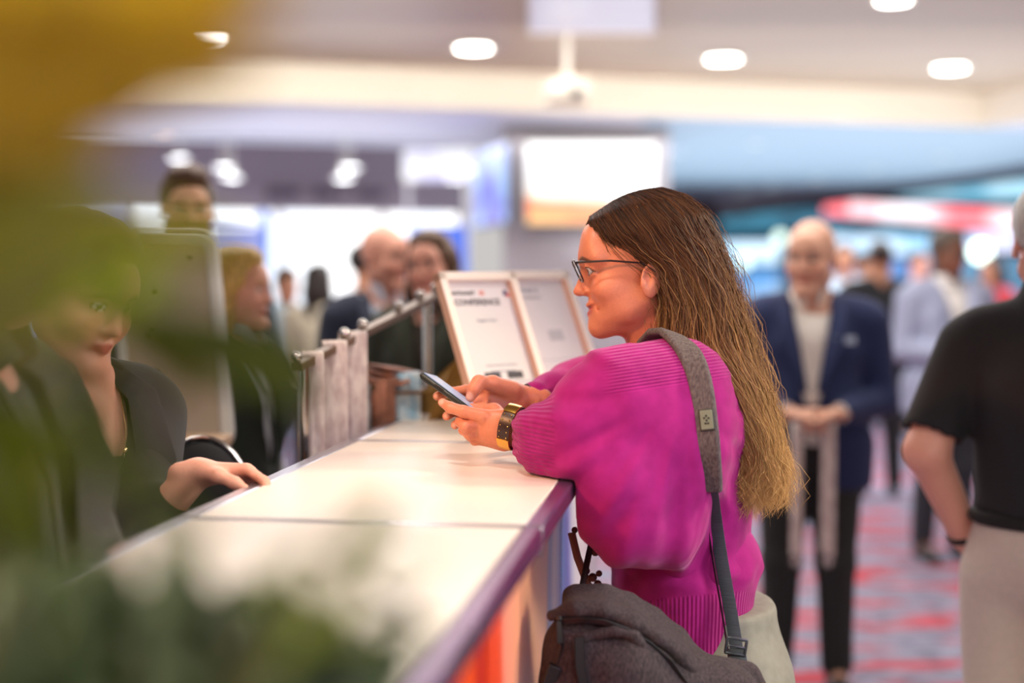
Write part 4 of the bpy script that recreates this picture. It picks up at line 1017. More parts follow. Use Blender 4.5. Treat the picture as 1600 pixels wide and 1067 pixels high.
q = local_to_world(root, T((.05, -.24, 1.03))); lanyard_bundle(q+(0, -.01, 0), (.97, -.2, 0), 5, .44, M_l1, 'white lanyard bundle in the navy-suited man\'s hand, right one', .022, 'lanyards held by the navy-suited man')
q = local_to_world(root, T((-.06, -.24, 1.03))); lanyard_bundle(q+(0, -.01, 0), (.97, -.2, 0), 4, .46, M_l1, 'white lanyard bundle in the navy-suited man\'s hand, left one', .02, 'lanyards held by the navy-suited man')
# man with black polo at the right edge
person('person', 1640, 2.95, 0, 1.66, 144, 'white-haired man in black polo and khaki trousers at the right edge, hand in pocket', 'pink', hstyle='short', hairc=(226, 220, 210), top='polo', topc=(26, 25, 28), pantc=(206, 190, 176),
    arms={'R': ((.0, 0, 0), (0, 0, 0))} and {'L': ((.235, .10, 1.16), (.180, -.02, .95)), 'R': ((-.245, .0, 1.12), (-.22, -.05, .90))}, hands={'L': ((-.35, -.45, -1), (-1, 0, 0), (0, -1, 0)), 'R': ((0, -.3, -1), (1, 0, 0), (0, -1, 0))}, headyaw=16, build=.96, h=.0065, armk=1.3, polocut=1.03)
# pale jacket man
person('person', 1478, 7.3, 0, 1.69, 12, 'man in a pale grey-blue jacket and white shirt, hands together, beyond the black-shirted man', 'brown', hstyle='short', hairc=(96, 84, 74), topc=(168, 176, 204), shirtc=(240, 236, 232), pantc=(40, 42, 50),
    arms={'L': ((.25, .0, 1.12), (.06, -.22, 1.10)), 'R': ((-.25, .0, 1.12), (-.06, -.22, 1.10))}, hands={'L': ((-1, -.2, .1), (0, .5, 1), (0, -1, 0)), 'R': ((1, -.2, .1), (0, .5, 1), (0, -1, 0))}, headyaw=10, headpitch=8, build=1.12, wideshirt=1.3)
person('person', 1374, 9.4, 0, 1.68, 175, 'person in a black jacket seen from behind between the two suited men', 'tan', hstyle='short', hairc=(60, 44, 36), topc=(34, 36, 38), pantc=(30, 32, 36), h=.011, build=1.15)
person('person', 1318, 11.5, 0, 1.70, -10, 'distant person in a pale blue shirt just right of the bald man in navy', 'tan', hstyle='short', hairc=(90, 60, 44), top='shirt', shirtc=(196, 216, 234), pantc=(30, 36, 60), h=.014)
person('person', 1432, 13.0, 0, 1.66, 30, 'distant person in a grey top between the man seen from behind and the pale jacket', 'pink', hstyle='short', hairc=(90, 60, 50), top='shirt', shirtc=(170, 186, 206), pantc=(40, 44, 60), h=.014)
person('person', 1551, 11.5, 0, 1.60, -60, 'distant dark-haired person in a red top beside the black polo', 'olive', hstyle='bob', hairc=(34, 26, 24), top='shirt', shirtc=(176, 52, 62), pantc=(30, 30, 44), h=.014)
person('person', 1346, 14.0, 0, 1.66, 60, 'farthest distant person in a dark top behind the navy-suited man\'s shoulder', 'tan', hstyle='short', hairc=(50, 36, 30), top='shirt', shirtc=(60, 70, 96), pantc=(30, 30, 44), h=.014)
# left background
person('person', 294, 4.55, 0, 1.80, 14, 'tall bearded man with swept-up brown hair above the display panel', 'fair', hstyle='quiff', hairc=(98, 66, 42), beard=(112, 72, 48), topc=(70, 80, 96), shirtc=(222, 222, 226), headyaw=4, headpitch=6)
person('person', 362, 3.75, 0, 1.54, 72, 'blonde woman in a dark green vest and striped shirt, in profile behind the panel', 'pink', hstyle='bob', hairc=(232, 184, 100), top='vest', topc=(34, 44, 36), shirtc=(206, 210, 214), pantc=(40, 46, 84), headyaw=8)
person('person', 447, 8.7, 0, 1.50, 30, 'small dark-haired woman in a pale blue shirt beyond the lanyards', 'olive', hstyle='tied', hairc=(40, 30, 26), top='shirt', shirtc=(196, 222, 238), pantc=(30, 34, 46), h=.011,
    arms={'L': ((.22, .0, 1.12), (.06, -.2, 1.05)), 'R': ((-.22, .0, 1.12), (-.06, -.2, 1.05))}, hands={'L': ((-1, -.2, .1), (0, .5, 1), (0, -1, 0)), 'R': ((1, -.2, .1), (0, .5, 1), (0, -1, 0))})
person('person', 497, 8.2, 0, 1.52, 150, 'long-dark-haired woman in a cream top seen from behind, beyond the lanyards', 'olive', hstyle='long', hairc=(44, 32, 26), top='shirt', shirtc=(232, 222, 196), pantc=(50, 46, 46), h=.011, build=1.15)
person('person', 601, 5.2, 0, 1.65, 20, 'bald man in a dark navy jacket and pale blue shirt behind the sloping rail', 'pink', hstyle='bald', topc=(40, 46, 66), shirtc=(208, 222, 240), headyaw=34, headpitch=4, wideshirt=1.4)
person('person', 676, 4.75, 0, 1.61, -14, 'laughing woman with long brown hair in a dark olive jacket left of the framed signs', 'pink', hstyle='long', hairc=(104, 70, 42), topc=(46, 50, 34), shirtc=(60, 50, 40), headyaw=-6, headroll=-6)
person('person', 572, 7.4, 0, 1.62, 120, 'dark-haired man in a dark jacket mostly hidden behind the bald man in navy', 'tan', hstyle='short', hairc=(40, 32, 28), topc=(34, 36, 44), pantc=(30, 30, 34), h=.011)

# ---------------------------------------------------------------- staff behind the counter
def to_local(px, Y, rz, k, p):
    c = P(px, 500, Y); a = math.radians(rz); d = np.array((p[0]-c[0], p[1]-Y)); return (( d[0]*math.cos(a)+d[1]*math.sin(a))/k, (-d[0]*math.sin(a)+d[1]*math.cos(a))/k, p[2]/k)
sk_ = 1.56/1.75; tl_ = lambda p: to_local(118, 2.28, 50, sk_, p)
def dirl(v, rz):
    a = math.radians(rz); return (v[0]*math.cos(a)+v[1]*math.sin(a), -v[0]*math.sin(a)+v[1]*math.cos(a), v[2])
root, T, k = person('person', 118, 2.28, 0, 1.56, 50, 'dark-haired staff woman in a black blazer with necklace and name badge behind the counter', 'pink', hstyle='tied', hairc=(62, 46, 34), topc=(26, 23, 24), pantc=(30, 30, 34), bare=True, h=.0048,
    arms={'L': (tl_(P(222, 830, 2.15)), tl_(P(310, 738, 2.13))), 'R': ((-.21, .02, 1.12), (-.19, -.08, .88))},
    hands={'L': (dirl((.97, -.05, -.02), 50), dirl((.1, -.45, -.85), 50), dirl((0, -.95, .35), 50), dict(curl=(34, 48, 34), topen=42, tcurl=25, spread=7)), 'R': ((0, -.3, -1), (1, 0, 0), (0, -1, 0))}, headyaw=8, headpitch=20, headroll=4, wideshirt=1.02, build=.90, lips=(196, 90, 88), hs_=1.06)
nm = MB(); q = T((.075, -.150, 1.30)); nm.box(q, (.017, .0025, .0075), rotm('Z', 30)); o = nm.build('name_badge', mat('silver name badge', (206, 206, 210), .3, metal=.5), root, inv=False, bevel=.001); o['label'] = 'silver name badge'
wq = local_to_world(root, T((0, 0, 0)))
def L2W(p): return local_to_world(root, T(p))
nk_ = empty('necklace', tuple(L2W((0, -.14, 1.3))), 0, 'fine gold necklace with two round pendants on the staff woman in black', 'necklace')
Mg2 = mat('pale gold chain', (226, 204, 150), .25, metal=.9)
ch = [L2W(p) for p in ((-.062, .0, 1.475), (-.055, -.055, 1.44), (-.035, -.100, 1.38), (-.012, -.122, 1.31), (0, -.124, 1.275), (.012, -.122, 1.31), (.035, -.100, 1.38), (.055, -.055, 1.44), (.062, .0, 1.475))]
mb = MB(); mb.tube(smooth_path(ch, 1) if 'smooth_path' in globals() else ch, .0009, 6); mb.build('chain', Mg2, nk_)
for pz, r in ((1.262, .0085), (1.345, .0045)):
    mb = MB(); mb.lathe([(r, 0), (r, .002), (r*.5, .003)], L2W((0 if pz < 1.3 else .022, -.126 if pz < 1.3 else -.115, pz)), 20, rotm('Z', 50)@rotm('X', 90)); mb.build('pendant', Mg2, nk_)
person('person', -78, 1.56, 0, 1.66, 84, 'staff person in a grey-black knit jacket at the far left edge, profile behind the leaves', 'pink', hstyle='updo', hairc=(90, 66, 44), topc=(58, 56, 52), shirtc=(70, 70, 66), pantc=(30, 30, 34), h=.0055, headpitch=6,
    arms={'L': ((.20, -.10, 1.10), (.10, -.30, 1.0)), 'R': ((-.22, -.05, 1.12), (-.12, -.25, 1.0))}, hands={'L': ((-.3, -1, 0), (0, 0, -1), (1, 0, 0)), 'R': ((.3, -1, 0), (0, 0, -1), (-1, 0, 0))})
# ================================================================ the woman in magenta
from mathutils.bvhtree import BVHTree
def nb(s, h, relax=1, **kw):
    F, lo = s.field(h, **kw); V, Q = nets(F, lo, h)
    for _ in range(relax): V = relaxv(V, Q)
    return V, Q
def joinm(parts):
    V = []; Q = []; o = 0
    for v, q in parts: V.append(v); Q.append(q+o); o += len(v)
    return np.concatenate(V), np.concatenate(Q)
YB = 2.42                                   # her middle
hx = P(1110, 900, YB)
hero = empty('person', (hx[0], YB, 0), 0, 'long-haired woman in a magenta sweater and glasses leaning on the counter with a phone', 'person')
HI = Matrix.Translation(-Vector(hero.location))
def own(o): o.parent = hero; o.matrix_parent_inverse = HI; return o
def hero_head():
    s = SD(); w = .97
    s.ell((0, .014, .034), (.076*w, .096, .088), .02)
    s.ell((0, -.038, -.028), (.058*w, .055, .072), .03)
    for q in (-1, 1):
        s.cone((q*.051*w, .004, -.056), (q*.016, -.074, -.100), .015, .014, .025)
        s.ell((q*.042*w, -.060, -.034), (.022, .024, .020), .02)
        s.cone((q*.008, -.087, .020), (q*.047*w, -.070, .021), .0120, .012, .015)
        s.cone((q*.026, -.066, -.080), (q*.042, -.030, -.074), .011, .012, .03)
    s.ell((0, -.072, -.070), (.026, .020, .026), .02)
    for q in (-1, 1): s.ell((q*.038, -.026, -.054), (.015, .026, .026), .03)
    s.cone((-.008, -.080, -.100), (.008, -.080, -.100), .0155, .0155, .018)
    s.ell((0, -.078, .045), (.045, .021, .038), .03)
    for q in (-1, 1): s.ell((q*.031, -.104, .001), (.018, .017, .0125), .012, True)
    for q in (-1, 1): s.ell((q*.031, -.0765, .001), (.0135, .0135, .0125), .002)
    s.cone((0, -.087, .012), (0, -.107, -.029), .0080, .0095, .012)
    s.ell((0, -.107, -.034), (.0085, .012, .0075), .007)
    for q in (-1, 1): s.ell((q*.0125, -.095, -.036), (.0070, .010, .0070), .006)
    for q in (-1, 1): s.cone((q*.019, -.096, -.040), (q*.034, -.076, -.066), .0030, .0026, .006, sub=True)
    s.chain([(-.030, -.075, -.056), (-.010, -.0925, -.0600), (.010, -.0925, -.0600), (.030, -.075, -.056)], [.003, .0052, .0052, .003], .006)
    s.chain([(-.026, -.076, -.063), (0, -.0900, -.0735), (.026, -.076, -.063)], [.003, .0064, .003], .006)
    s.chain([(-.034, -.078, -.055), (-.022, -.089, -.0615), (0, -.1000, -.0670), (.022, -.089, -.0615), (.034, -.078, -.055)], [.0018, .0034, .0046, .0034, .0018], .002, sub=True)
    return s
HC = P(998, 418, YB-.02); HR = rotm('Z', -90)@rotm('Z', -3)@rotm('X', 5); HK = .95
hs = SD(); hd_ = hero_head()
hs.merge(hd_, HR, HC, HK)
def HP(p): return HC+HR@(np.array(p, float)*HK)
for q in (-1, 1):   # ears with rim, cheeks lifted by the smile, lids
    R = HR@rotm('Z', q*20)@rotm('X', -10)
    hs.ell(HP((q*.075, .016, -.024)), np.array((.0065, .019, .031))*HK, .006, R=R)
    hs.ell(HP((q*.083, .011, -.018)), np.array((.006, .009, .018))*HK, .003, True, R=R)
    hs.ell(HP((q*.080, .004, -.030)), np.array((.004, .006, .008))*HK, .003, R=R)
    hs.chain([HP((q*.018, -.082, .006)), HP((q*.031, -.0915, .0095)), HP((q*.044, -.080, .005))], [.0025, .003, .0025], .004)
    hs.chain([HP((q*.018, -.080, -.007)), HP((q*.031, -.088, -.0085)), HP((q*.044, -.079, -.005))], [.002, .0025, .002], .005)
hs.ell(HP((0, -.042, -.100)), (.030, .030, .014), .02)
nk = P(1035, 560, YB)
hs.cone(HP((0, .014, -.075)), nk+(0, 0, -.02), .045, .058, .02)
headm = nb(hs, .0021)
# limbs below the clothes
sN, sF = P(1062, 612, 2.24), P(1000, 600, 2.60)
eN, eF = P(888, 690, 2.20), P(930, 655, 2.58)
wN, wF = P(806, 668, 2.27), P(826, 626, 2.43)
bs_ = SD()
bs_.cone(nk, P(1065, 700, YB), .055, .095, .05); bs_.cone(P(1065, 640, YB), P(1075, 860, YB), .09, .085, .05, n=(0, 1, 0), sq=1.3)
bs_.cone(P(1075, 860, YB), P(1112, 1070, YB), .080, .085, .05, n=(0, 1, 0), sq=1.35); bs_.cone(sN, sF, .05, .05, .05)
bs_.chain([sN, eN, wN+(.01, 0, 0)], [.045, .036, .024], .02); bs_.chain([sF, eF, wF+(.01, 0, 0)], [.045, .036, .022], .02)
hipN, hipF = P(1128, 1085, 2.33), P(1128, 1085, 2.52)
for hp_, dy in ((hipN, -.02), (hipF, .02)):
    kx = hp_[0]-.03; bs_.chain([hp_, (kx, hp_[1]+dy, .46), (kx+.06, hp_[1]+dy, .09), (kx-.06, hp_[1]+dy, .05)], [.085, .052, .036, .028], .03)
bodym = nb(bs_, .009)
# near hand: back of the hand to the camera, fingers under the telephone
def hand_px(wr, palm, fingers, thumb, pr=.0125):
    s = SD()
    for (a, b, ra, rb) in palm: s.cone(a, b, ra, rb, .012)
    for f in fingers: s.chain(f[0], f[1], .0035)
    s.chain(thumb[0], thumb[1], .009)
    return s
p = P
nh = SD()
nh.cone(wN+(.02, .0, 0), p(782, 667, 2.275), .024, .0245, .012, n=(0, 1, 0), sq=.72)
nh.cone(p(782, 662, 2.275), p(757, 652, 2.275), .021, .0125, .014, n=(0, 1, 0), sq=.8)
nh.cone(p(782, 668, 2.28), p(750, 664, 2.285), .022, .0125, .014, n=(0, 1, 0), sq=.8)
nh.cone(p(785, 678, 2.28), p(752, 676, 2.29), .021, .0120, .014)
nh.cone(p(788, 686, 2.285), p(757, 686, 2.30), .0185, .0115, .014)
nh.chain([p(757, 651, 2.272), p(724, 643, 2.275), p(704, 637, 2.285), p(691, 629, 2.296)], [.0118, .0098, .0090, .0070], .004)       # index
nh.chain([p(750, 664, 2.285), p(728, 667, 2.272), p(719, 659, 2.285), p(724, 656, 2.30)], [.0112, .0094, .0084, .0068], .003)        # middle, curled
nh.chain([p(752, 676, 2.29), p(734, 679, 2.282), p(724, 672, 2.300), p(728, 666, 2.318)], [.0108, .0090, .0080, .0066], .003)        # ring
nh.chain([p(757, 686, 2.30), p(742, 688, 2.300), p(734, 682, 2.315), p(738, 676, 2.33)], [.0098, .0082, .0072, .0062], .003)         # little
nh.chain([p(786, 655, 2.29), p(772, 642, 2.308), p(752, 640, 2.325), p(734, 637, 2.338)], [.0150, .0118, .0100, .0078], .008)        # thumb on the far side
fh = SD()
fh.cone(wF+(.02, 0, 0), p(805, 623, 2.42), .0225, .0235, .012, n=(0, 1, 0), sq=.72)
fh.cone(p(802, 618, 2.42), p(764, 607, 2.405), .0205, .0115, .014, n=(0, 1, 0), sq=.8)
fh.cone(p(802, 624, 2.42), p(762, 619, 2.405), .020, .0115, .014, n=(0, 1, 0), sq=.8)
fh.cone(p(802, 629, 2.42), p(766, 632, 2.40), .0205, .0112, .014, n=(0, 1, 0), sq=.8)
fh.cone(p(804, 634, 2.42), p(772, 644, 2.395), .0185, .0105, .014)
fh.chain([p(764, 607, 2.405), p(728, 610, 2.40), p(703, 613, 2.39), p(683, 619, 2.378)], [.0112, .0092, .0084, .0072], .004)
fh.chain([p(762, 619, 2.405), p(730, 632, 2.398), p(709, 643, 2.385), p(698, 650, 2.355)], [.0112, .0094, .0086, .0074], .004)
fh.chain([p(766, 632, 2.40), p(738, 646, 2.395), p(720, 657, 2.38), p(711, 664, 2.35)], [.0108, .0090, .0082, .0072], .004)
fh.chain([p(772, 644, 2.395), p(750, 658, 2.39), p(736, 668, 2.38), p(726, 672, 2.36)], [.0098, .0082, .0074, .0064], .004)
fh.chain([p(800, 610, 2.405), p(770, 599, 2.38), p(748, 597, 2.362), p(741, 608, 2.356), p(735, 621, 2.355)], [.0170, .0125, .0108, .0100, .0082], .008)
nhm = nb(nh, .0016); fhm = nb(fh, .0016)
V, Q = joinm([headm, bodym, nhm, fhm])
nails = [(p(722, 653, 2.292), .0065), (p(688, 628, 2.288), .006), (p(733, 619, 2.346), .0075), (p(696, 650, 2.346), .0055), (p(709, 664, 2.342), .0055), (p(680, 618, 2.37), .005)]
def hero_paint(V):
    C = head_paint(V, HR, HC, HK, (216, 138, 106), (84, 58, 42), None, (60, 44, 34), (196, 92, 84))
    for c, r in nails:
        m = np.clip(1.4-((V-c)**2).sum(1)/r**2, 0, 1)[:, None]*.6; C[:] = C*(1-m)+np.array(s2l((244, 200, 184)))*m
    return C
own(meshobj('body', V, Q, M_skin, None, hero_paint))
# teeth
mb = MB(); mb.sphere(HP((0, -.0840, -.0652)), (.0065, .021, .0040), 6); own(mb.build('teeth', mat('teeth', (240, 232, 220), .3)))
# ---- glasses: a thing she wears
M_gf = mat('dark tortoise acetate', (30, 24, 26), .25); M_lens = mat('spectacle lens', (225, 235, 245), .03, alpha=.22, spec=.8)
gl = empty('glasses', tuple(HP((0, -.11, 0))), 0, 'thin dark-rimmed glasses on the face of the woman in magenta', 'glasses')
def GP(x, y, z): return HP((x, y, z))
for q in (-1, 1):
    mb = MB(); lp = []
    for i in range(25):
        a = 2*math.pi*i/24; ca_, sa_ = math.cos(a), math.sin(a)
        ex = .0245*np.sign(ca_)*abs(ca_)**.6; ez = .0195*np.sign(sa_)*abs(sa_)**.65
        lp.append(GP(q*.0325+ex, -.112+.16*max(0, -(ez))*-0+.10*(-ez)*-1*0+abs(q*.0325+ex)*.12+.36*(-ez), .003+ez))
    mb.tube(lp, .0014, 8, cap=False); mb.build('rim', M_gf, gl)
    mb = MB(); mb.prism(lp[:-1], HR@np.array((0, 1, 0)), .001); mb.build('lens', M_lens, gl, smooth=False)
    mb = MB(); mb.tube([GP(q*.057, -.111, .018), GP(q*.066, -.103, .0185), GP(q*.073, -.05, .016), GP(q*.077, .005, .007), GP(q*.079, .025, -.010)], [.0022, .0019, .0017, .0016, .0014], 8)
    mb.build('temple_arm', M_gf, gl)
mb = MB(); mb.tube([GP(-.009, -.112, .010), GP(0, -.115, .013), GP(.009, -.112, .010)], .0014, 8); mb.build('bridge', M_gf, gl)
# ---- sweater
M_mag = None
def sweater_mat():
    m = bpy.data.materials.new('magenta fine knit'); m.use_nodes = True; nt = m.node_tree; N = nt.nodes; L = nt.links; b = N['Principled BSDF']
    b.inputs['Roughness'].default_value = .85; b.inputs['Sheen Weight'].default_value = .35; b.inputs['Sheen Roughness'].default_value = .4
    b.inputs['Sheen Tint'].default_value = (1, .5, .8, 1); b.inputs['Specular IOR Level'].default_value = .2
    tc = N.new('ShaderNodeTexCoord'); n = N.new('ShaderNodeTexNoise'); n.inputs['Scale'].default_value = 35; n.inputs['Detail'].default_value = 6; L.new(tc.outputs['Object'], n.inputs['Vector'])
    r = N.new('ShaderNodeValToRGB'); L.new(n.outputs['Fac'], r.inputs[0]); r.color_ramp.elements[0].position = .3; r.color_ramp.elements[1].position = .7
    r.color_ramp.elements[0].color = s2l((152, 26, 112))+(1,); r.color_ramp.elements[1].color = s2l((170, 34, 126))+(1,); L.new(r.outputs[0], b.inputs['Base Color'])
    a = N.new('ShaderNodeAttribute'); a.attribute_name = 'ribc'; am = N.new('ShaderNodeAttribute'); am.attribute_name = 'ribm'
    sn = N.new('ShaderNodeMath'); sn.operation = 'SINE'; L.new(a.outputs['Fac'], sn.inputs[0])
    mu = N.new('ShaderNodeMath'); mu.operation = 'MULTIPLY'; L.new(sn.outputs[0], mu.inputs[0]); L.new(am.outputs['Fac'], mu.inputs[1])
    n2 = N.new('ShaderNodeTexNoise'); n2.inputs['Scale'].default_value = 900; L.new(tc.outputs['Object'], n2.inputs['Vector'])
    ad = N.new('ShaderNodeMath'); ad.operation = 'MULTIPLY_ADD'; L.new(n2.outputs['Fac'], ad.inputs[0]); ad.inputs[1].default_value = .35; L.new(mu.outputs[0], ad.inputs[2])
    bp = N.new('ShaderNodeBump'); bp.inputs['Strength'].default_value = .9; bp.inputs['Distance'].default_value = .0011; L.new(ad.outputs[0], bp.inputs['Height']); L.new(bp.outputs[0], b.inputs['Normal'])
    return m
M_mag = sweater_mat()
def pxof(V):
    d = V-np.array((0, 0, CAMZ)); cp, sp = math.cos(PITCH), math.sin(PITCH)
    f = d[:, 1]*cp-d[:, 2]*sp; u = d[:, 1]*sp+d[:, 2]*cp
    return 800+FPX*d[:, 0]/f, 533.5-FPX*u/f
sw = SD()
sw.cone(P(1055, 612, YB), P(1062, 650, YB), .080, .115, .06, n=(0, 1, 0), sq=1.5)
sw.cone(P(1062, 640, YB), P(1066, 800, YB), .112, .105, .06, n=(0, 1, 0), sq=1.5)
sw.cone(P(1066, 800, YB), P(1062, 862, YB), .105, .112, .05, n=(0, 1, 0), sq=1.42)
sw.ell(P(1095, 870, YB), (.092, .155, .035), .03)
sw.cone(sN+(-.005, 0, .005), sF, .072, .070, .05)
sw.cone(P(1035, 585, 2.34), P(1035, 580, 2.50), .048, .048, .04)
# near sleeve
sw.chain([sN, P(965, 625, 2.19), P(905, 672, 2.175)], [.074, .072, .064], .05)
sw.chain([P(905, 672, 2.175), P(862, 686, 2.20), P(838, 683, 2.235)], [.064, .048, .041], .04)
# batwing web down to the waist
sw.cone(P(1000, 700, 2.19), P(965, 760, 2.16), .082, .066, .06)
sw.cone(P(965, 760, 2.16), P(975, 812, 2.165), .066, .058, .05)
sw.cone(P(1050, 700, 2.23), P(1030, 812, 2.21), .085, .062, .06)
sw.cone(P(975, 815, 2.165), P(1035, 838, 2.21), .052, .042, .04)
sw.cone(P(945, 740, 2.15), P(925, 760, 2.165), .040, .032, .04)
# far sleeve
sw.chain([sF, P(945, 610, 2.60), P(905, 615, 2.57), P(866, 625, 2.50), P(838, 623, 2.445)], [.072, .058, .050, .041, .033], .04)
sw.cone(P(935, 600, 2.60), P(890, 600, 2.56), .040, .032, .03)
sw.cone(P(950, 640, 2.58), P(960, 760, 2.56), .06, .05, .05)
# neck opening
sw.cone(P(1012, 520, YB), P(985, 600, YB-.01), .052, .050, .012, True)
sw.cone(P(955, 520, YB), P(985, 585, YB), .045, .03, .012, True)
def swdisp(X, Y, Z):
    f = .0045*wnoise(X, Y, Z, 21, 15, (1, .8, .7))+.0018*wnoise(X, Y, Z, 4, 42, (1, .7, .6))
    # long drape folds that fan from shoulder and cuff to the hanging web
    a0 = P(1050, 600, 2.2); ang = np.arctan2(Z-a0[2], X-a0[0]); rr = np.sqrt((X-a0[0])**2+(Z-a0[2])**2)
    w = np.clip((rr-.06)/.14, 0, 1)*np.clip((2.34-Y)/.08, 0, 1)
    f = f+.0032*w*np.sin(ang*17+3*rr*6)+.0016*w*np.sin(ang*31+1.0)
    c0 = P(832, 690, 2.23); r2 = np.sqrt((X-c0[0])**2+(Z-c0[2])**2+(Y-c0[1])**2); a2 = np.arctan2(Z-c0[2], X-c0[0])
    f = f+.0022*np.exp(-(r2/.09)**2)*np.sin(a2*15)
    return f
zt = float(ZC+.002)
def swcut(X, Y, Z):     # sleeves rest on the counter: nothing below the top where the counter is
    inside_w = (X-CO[0])*cw[0]+(Y-CO[1])*cw[1]     # distance across the counter
    return np.minimum((zt-Z), (WC+.003-inside_w))
F_, lo_ = sw.field(.0038, swdisp, swcut); V, Q = nets(F_, lo_, .0038); V = relaxv(V, Q); V = relaxv(V, Q)
def ribc(V):
    px, py = pxof(V); c = np.zeros(len(V))
    # cuff: ribs run along the sleeve; yoke: gently rising lines
    ax = wN-P(905, 690, 2.18); ax /= np.linalg.norm(ax); rel = V-wN; rad = rel-np.outer(rel@ax, ax)
    an = np.arctan2(rad[:, 1], rad[:, 2])*58
    c = np.where(px < 872, an, (V[:, 2]-.16*V[:, 0]+.1*V[:, 1])*2*math.pi/.0052); return c
def ribm(V):
    px, py = pxof(V); cuff = np.clip((868-px)/10, 0, 1)
    yl = 604+(1060-px)*.13; yoke = np.clip((yl-py)/10, 0, 1)*np.clip((px-940)/20, 0, 1)*(V[:, 1] < 2.45)
    return np.maximum(cuff, yoke)
swo = own(meshobj('sweater', V, Q, M_mag, None, None, {'ribc': ribc, 'ribm': ribm}))
SWV, SWQ = V, Q
# lower body of the sweater and ribbed hem
lw = SD()
lw.cone(P(1062, 850, YB), P(1064, 905, YB), .112, .112, .04, n=(0, 1, 0), sq=1.36)
lw.cone(P(1064, 905, YB), P(1068, 1010, YB), .110, .119, .04, n=(0, 1, 0), sq=1.38)
lw.ell(P(1120, 870, YB), (.068, .12, .045), .04)
hemn = np.array((.30, 0, -1.0)); hemn /= np.linalg.norm(hemn); hp0 = P(1070, 1000, YB)
V2, Q2_ = nb(lw, .004, 2, disp=lambda X, Y, Z: .003*wnoise(X, Y, Z, 9, 20, (1, 1, .5))+.004*np.exp(-((Z-P(0, 880, YB)[2])/.014)**2)*np.sin(Y*60+X*30), cut=lambda X, Y, Z: (X-hp0[0])*hemn[0]*-1*-1+(Z-hp0[2])*hemn[2]-.012+0*Y)
def l_ribc(V): return np.arctan2(V[:, 1]-YB, (V[:, 0]-P(1068, 900, YB)[0])*1.3)*120
def l_ribm(V): px, py = pxof(V); return np.clip((py-(938-(px-1000)*.10))/5, 0, 1)
own(meshobj('sweater_hem', V2, Q2_, M_mag, None, None, {'ribc': l_ribc, 'ribm': l_ribm}))
mb = MB()
# ---- jeans, shoes
M_jean = mat('grey green denim', (140, 142, 130), .85, noise=.12, nscale=60, bump=.4, bscale=900)
jn = SD(); jn.cone(P(1112, 950, YB), P(1126, 1075, YB), .108, .108, .04, n=(0, 1, 0), sq=1.38); jn.ell(P(1145, 1075, YB), (.098, .165, .11), .05)
for hp_, dy in ((hipN, -.02), (hipF, .02)):
    kx = hp_[0]-.03; jn.chain([hp_, (kx, hp_[1]+dy, .46), (kx+.06, hp_[1]+dy, .10)], [.105, .068, .055], .03)
V3, Q3 = nb(jn, .006, 2, disp=lambda X, Y, Z: .0025*wnoise(X, Y, Z, 33, 24, (1, 1, .8)), cut=lambda X, Y, Z: np.maximum(.07-Z, Z-P(0, 935, YB)[2])+0*X+0*Y)
own(meshobj('jeans', V3, Q3, M_jean))
for hp_, dy in ((hipN, -.02), (hipF, .02)):
    kx = hp_[0]+.03; s = SD(); s.chain([(kx+.02, hp_[1]+dy, .035), (kx-.08, hp_[1]+dy, .034), (kx-.17, hp_[1]+dy, .026)], [.038, .04, .03], .02); s.cone((kx, hp_[1]+dy, .05), (kx, hp_[1]+dy, .1), .042, .042, .02)
    V4, Q4 = nb(s, .007, 1, cut=lambda X, Y, Z: .002-Z+0*X+0*Y); own(meshobj('shoe', V4, Q4, M_blk))
# ---- bangle and hair tie
M_leath = mat('dark brown leather band', (52, 30, 26), .35); M_gold = mat('polished gold', (236, 190, 96), .2, metal=1.0)
ax_ = P(770, 655, 2.28)-P(845, 676, 2.24); ax_ /= np.linalg.norm(ax_)
e1 = np.cross(ax_, (0, 0, 1)); e1 /= np.linalg.norm(e1); e2 = np.cross(e1, ax_); RBm = np.column_stack([e1, e2, ax_])
bc = P(801, 668, 2.268)
bg = empty('bangle', tuple(bc), 0, 'brown studded bangle with a gold plate on her near wrist', 'bracelet')
mb = MB(); n_ = 40; prof = [(.0330, -.010), (.0345, -.0105), (.0352, 0), (.0345, .0105), (.0330, .010), (.0322, 0)]
ov = []
for i in range(n_):
    a = 2*math.pi*i/n_
    for (r, z) in prof: ov.append(bc+RBm@np.array((r*math.cos(a)*.92, r*math.sin(a)*1.04, z)))
m_ = len(prof); mb.add(ov, [(i*m_+j, i*m_+(j+1) % m_, ((i+1) % n_)*m_+(j+1) % m_, ((i+1) % n_)*m_+j) for i in range(n_) for j in range(m_)]); mb.build('band', M_leath, bg)
def band_pt(a, r, z): return bc+RBm@np.array((r*math.cos(a)*.92, r*math.sin(a)*1.04, z))
cam_a = min(np.linspace(0, 2*math.pi, 73), key=lambda a: band_pt(a, .035, 0)[1])     # angle facing the camera
for a0, a1 in ((cam_a+.55, cam_a+1.2), (cam_a-1.45, cam_a-.75)):
    mb = MB(); ov = []
    for i in range(9):
        a = a0+(a1-a0)*i/8
        for (r, z) in ((.0350, -.0112), (.0366, -.0108), (.0372, 0), (.0366, .0108), (.0350, .0112)): ov.append(band_pt(a, r, z))
    mb.add(ov, [(i*5+j, i*5+j+1, (i+1)*5+j+1, (i+1)*5+j) for i in range(8) for j in range(4)]+[(i*5, (i+1)*5, (i+1)*5+4, i*5+4) for i in range(8)]+[(0, 1, 2, 3, 4), (40, 41, 42, 43, 44)]); pl = mb.build('gold_plate', M_gold, bg); pl['label'] = 'gold plate'
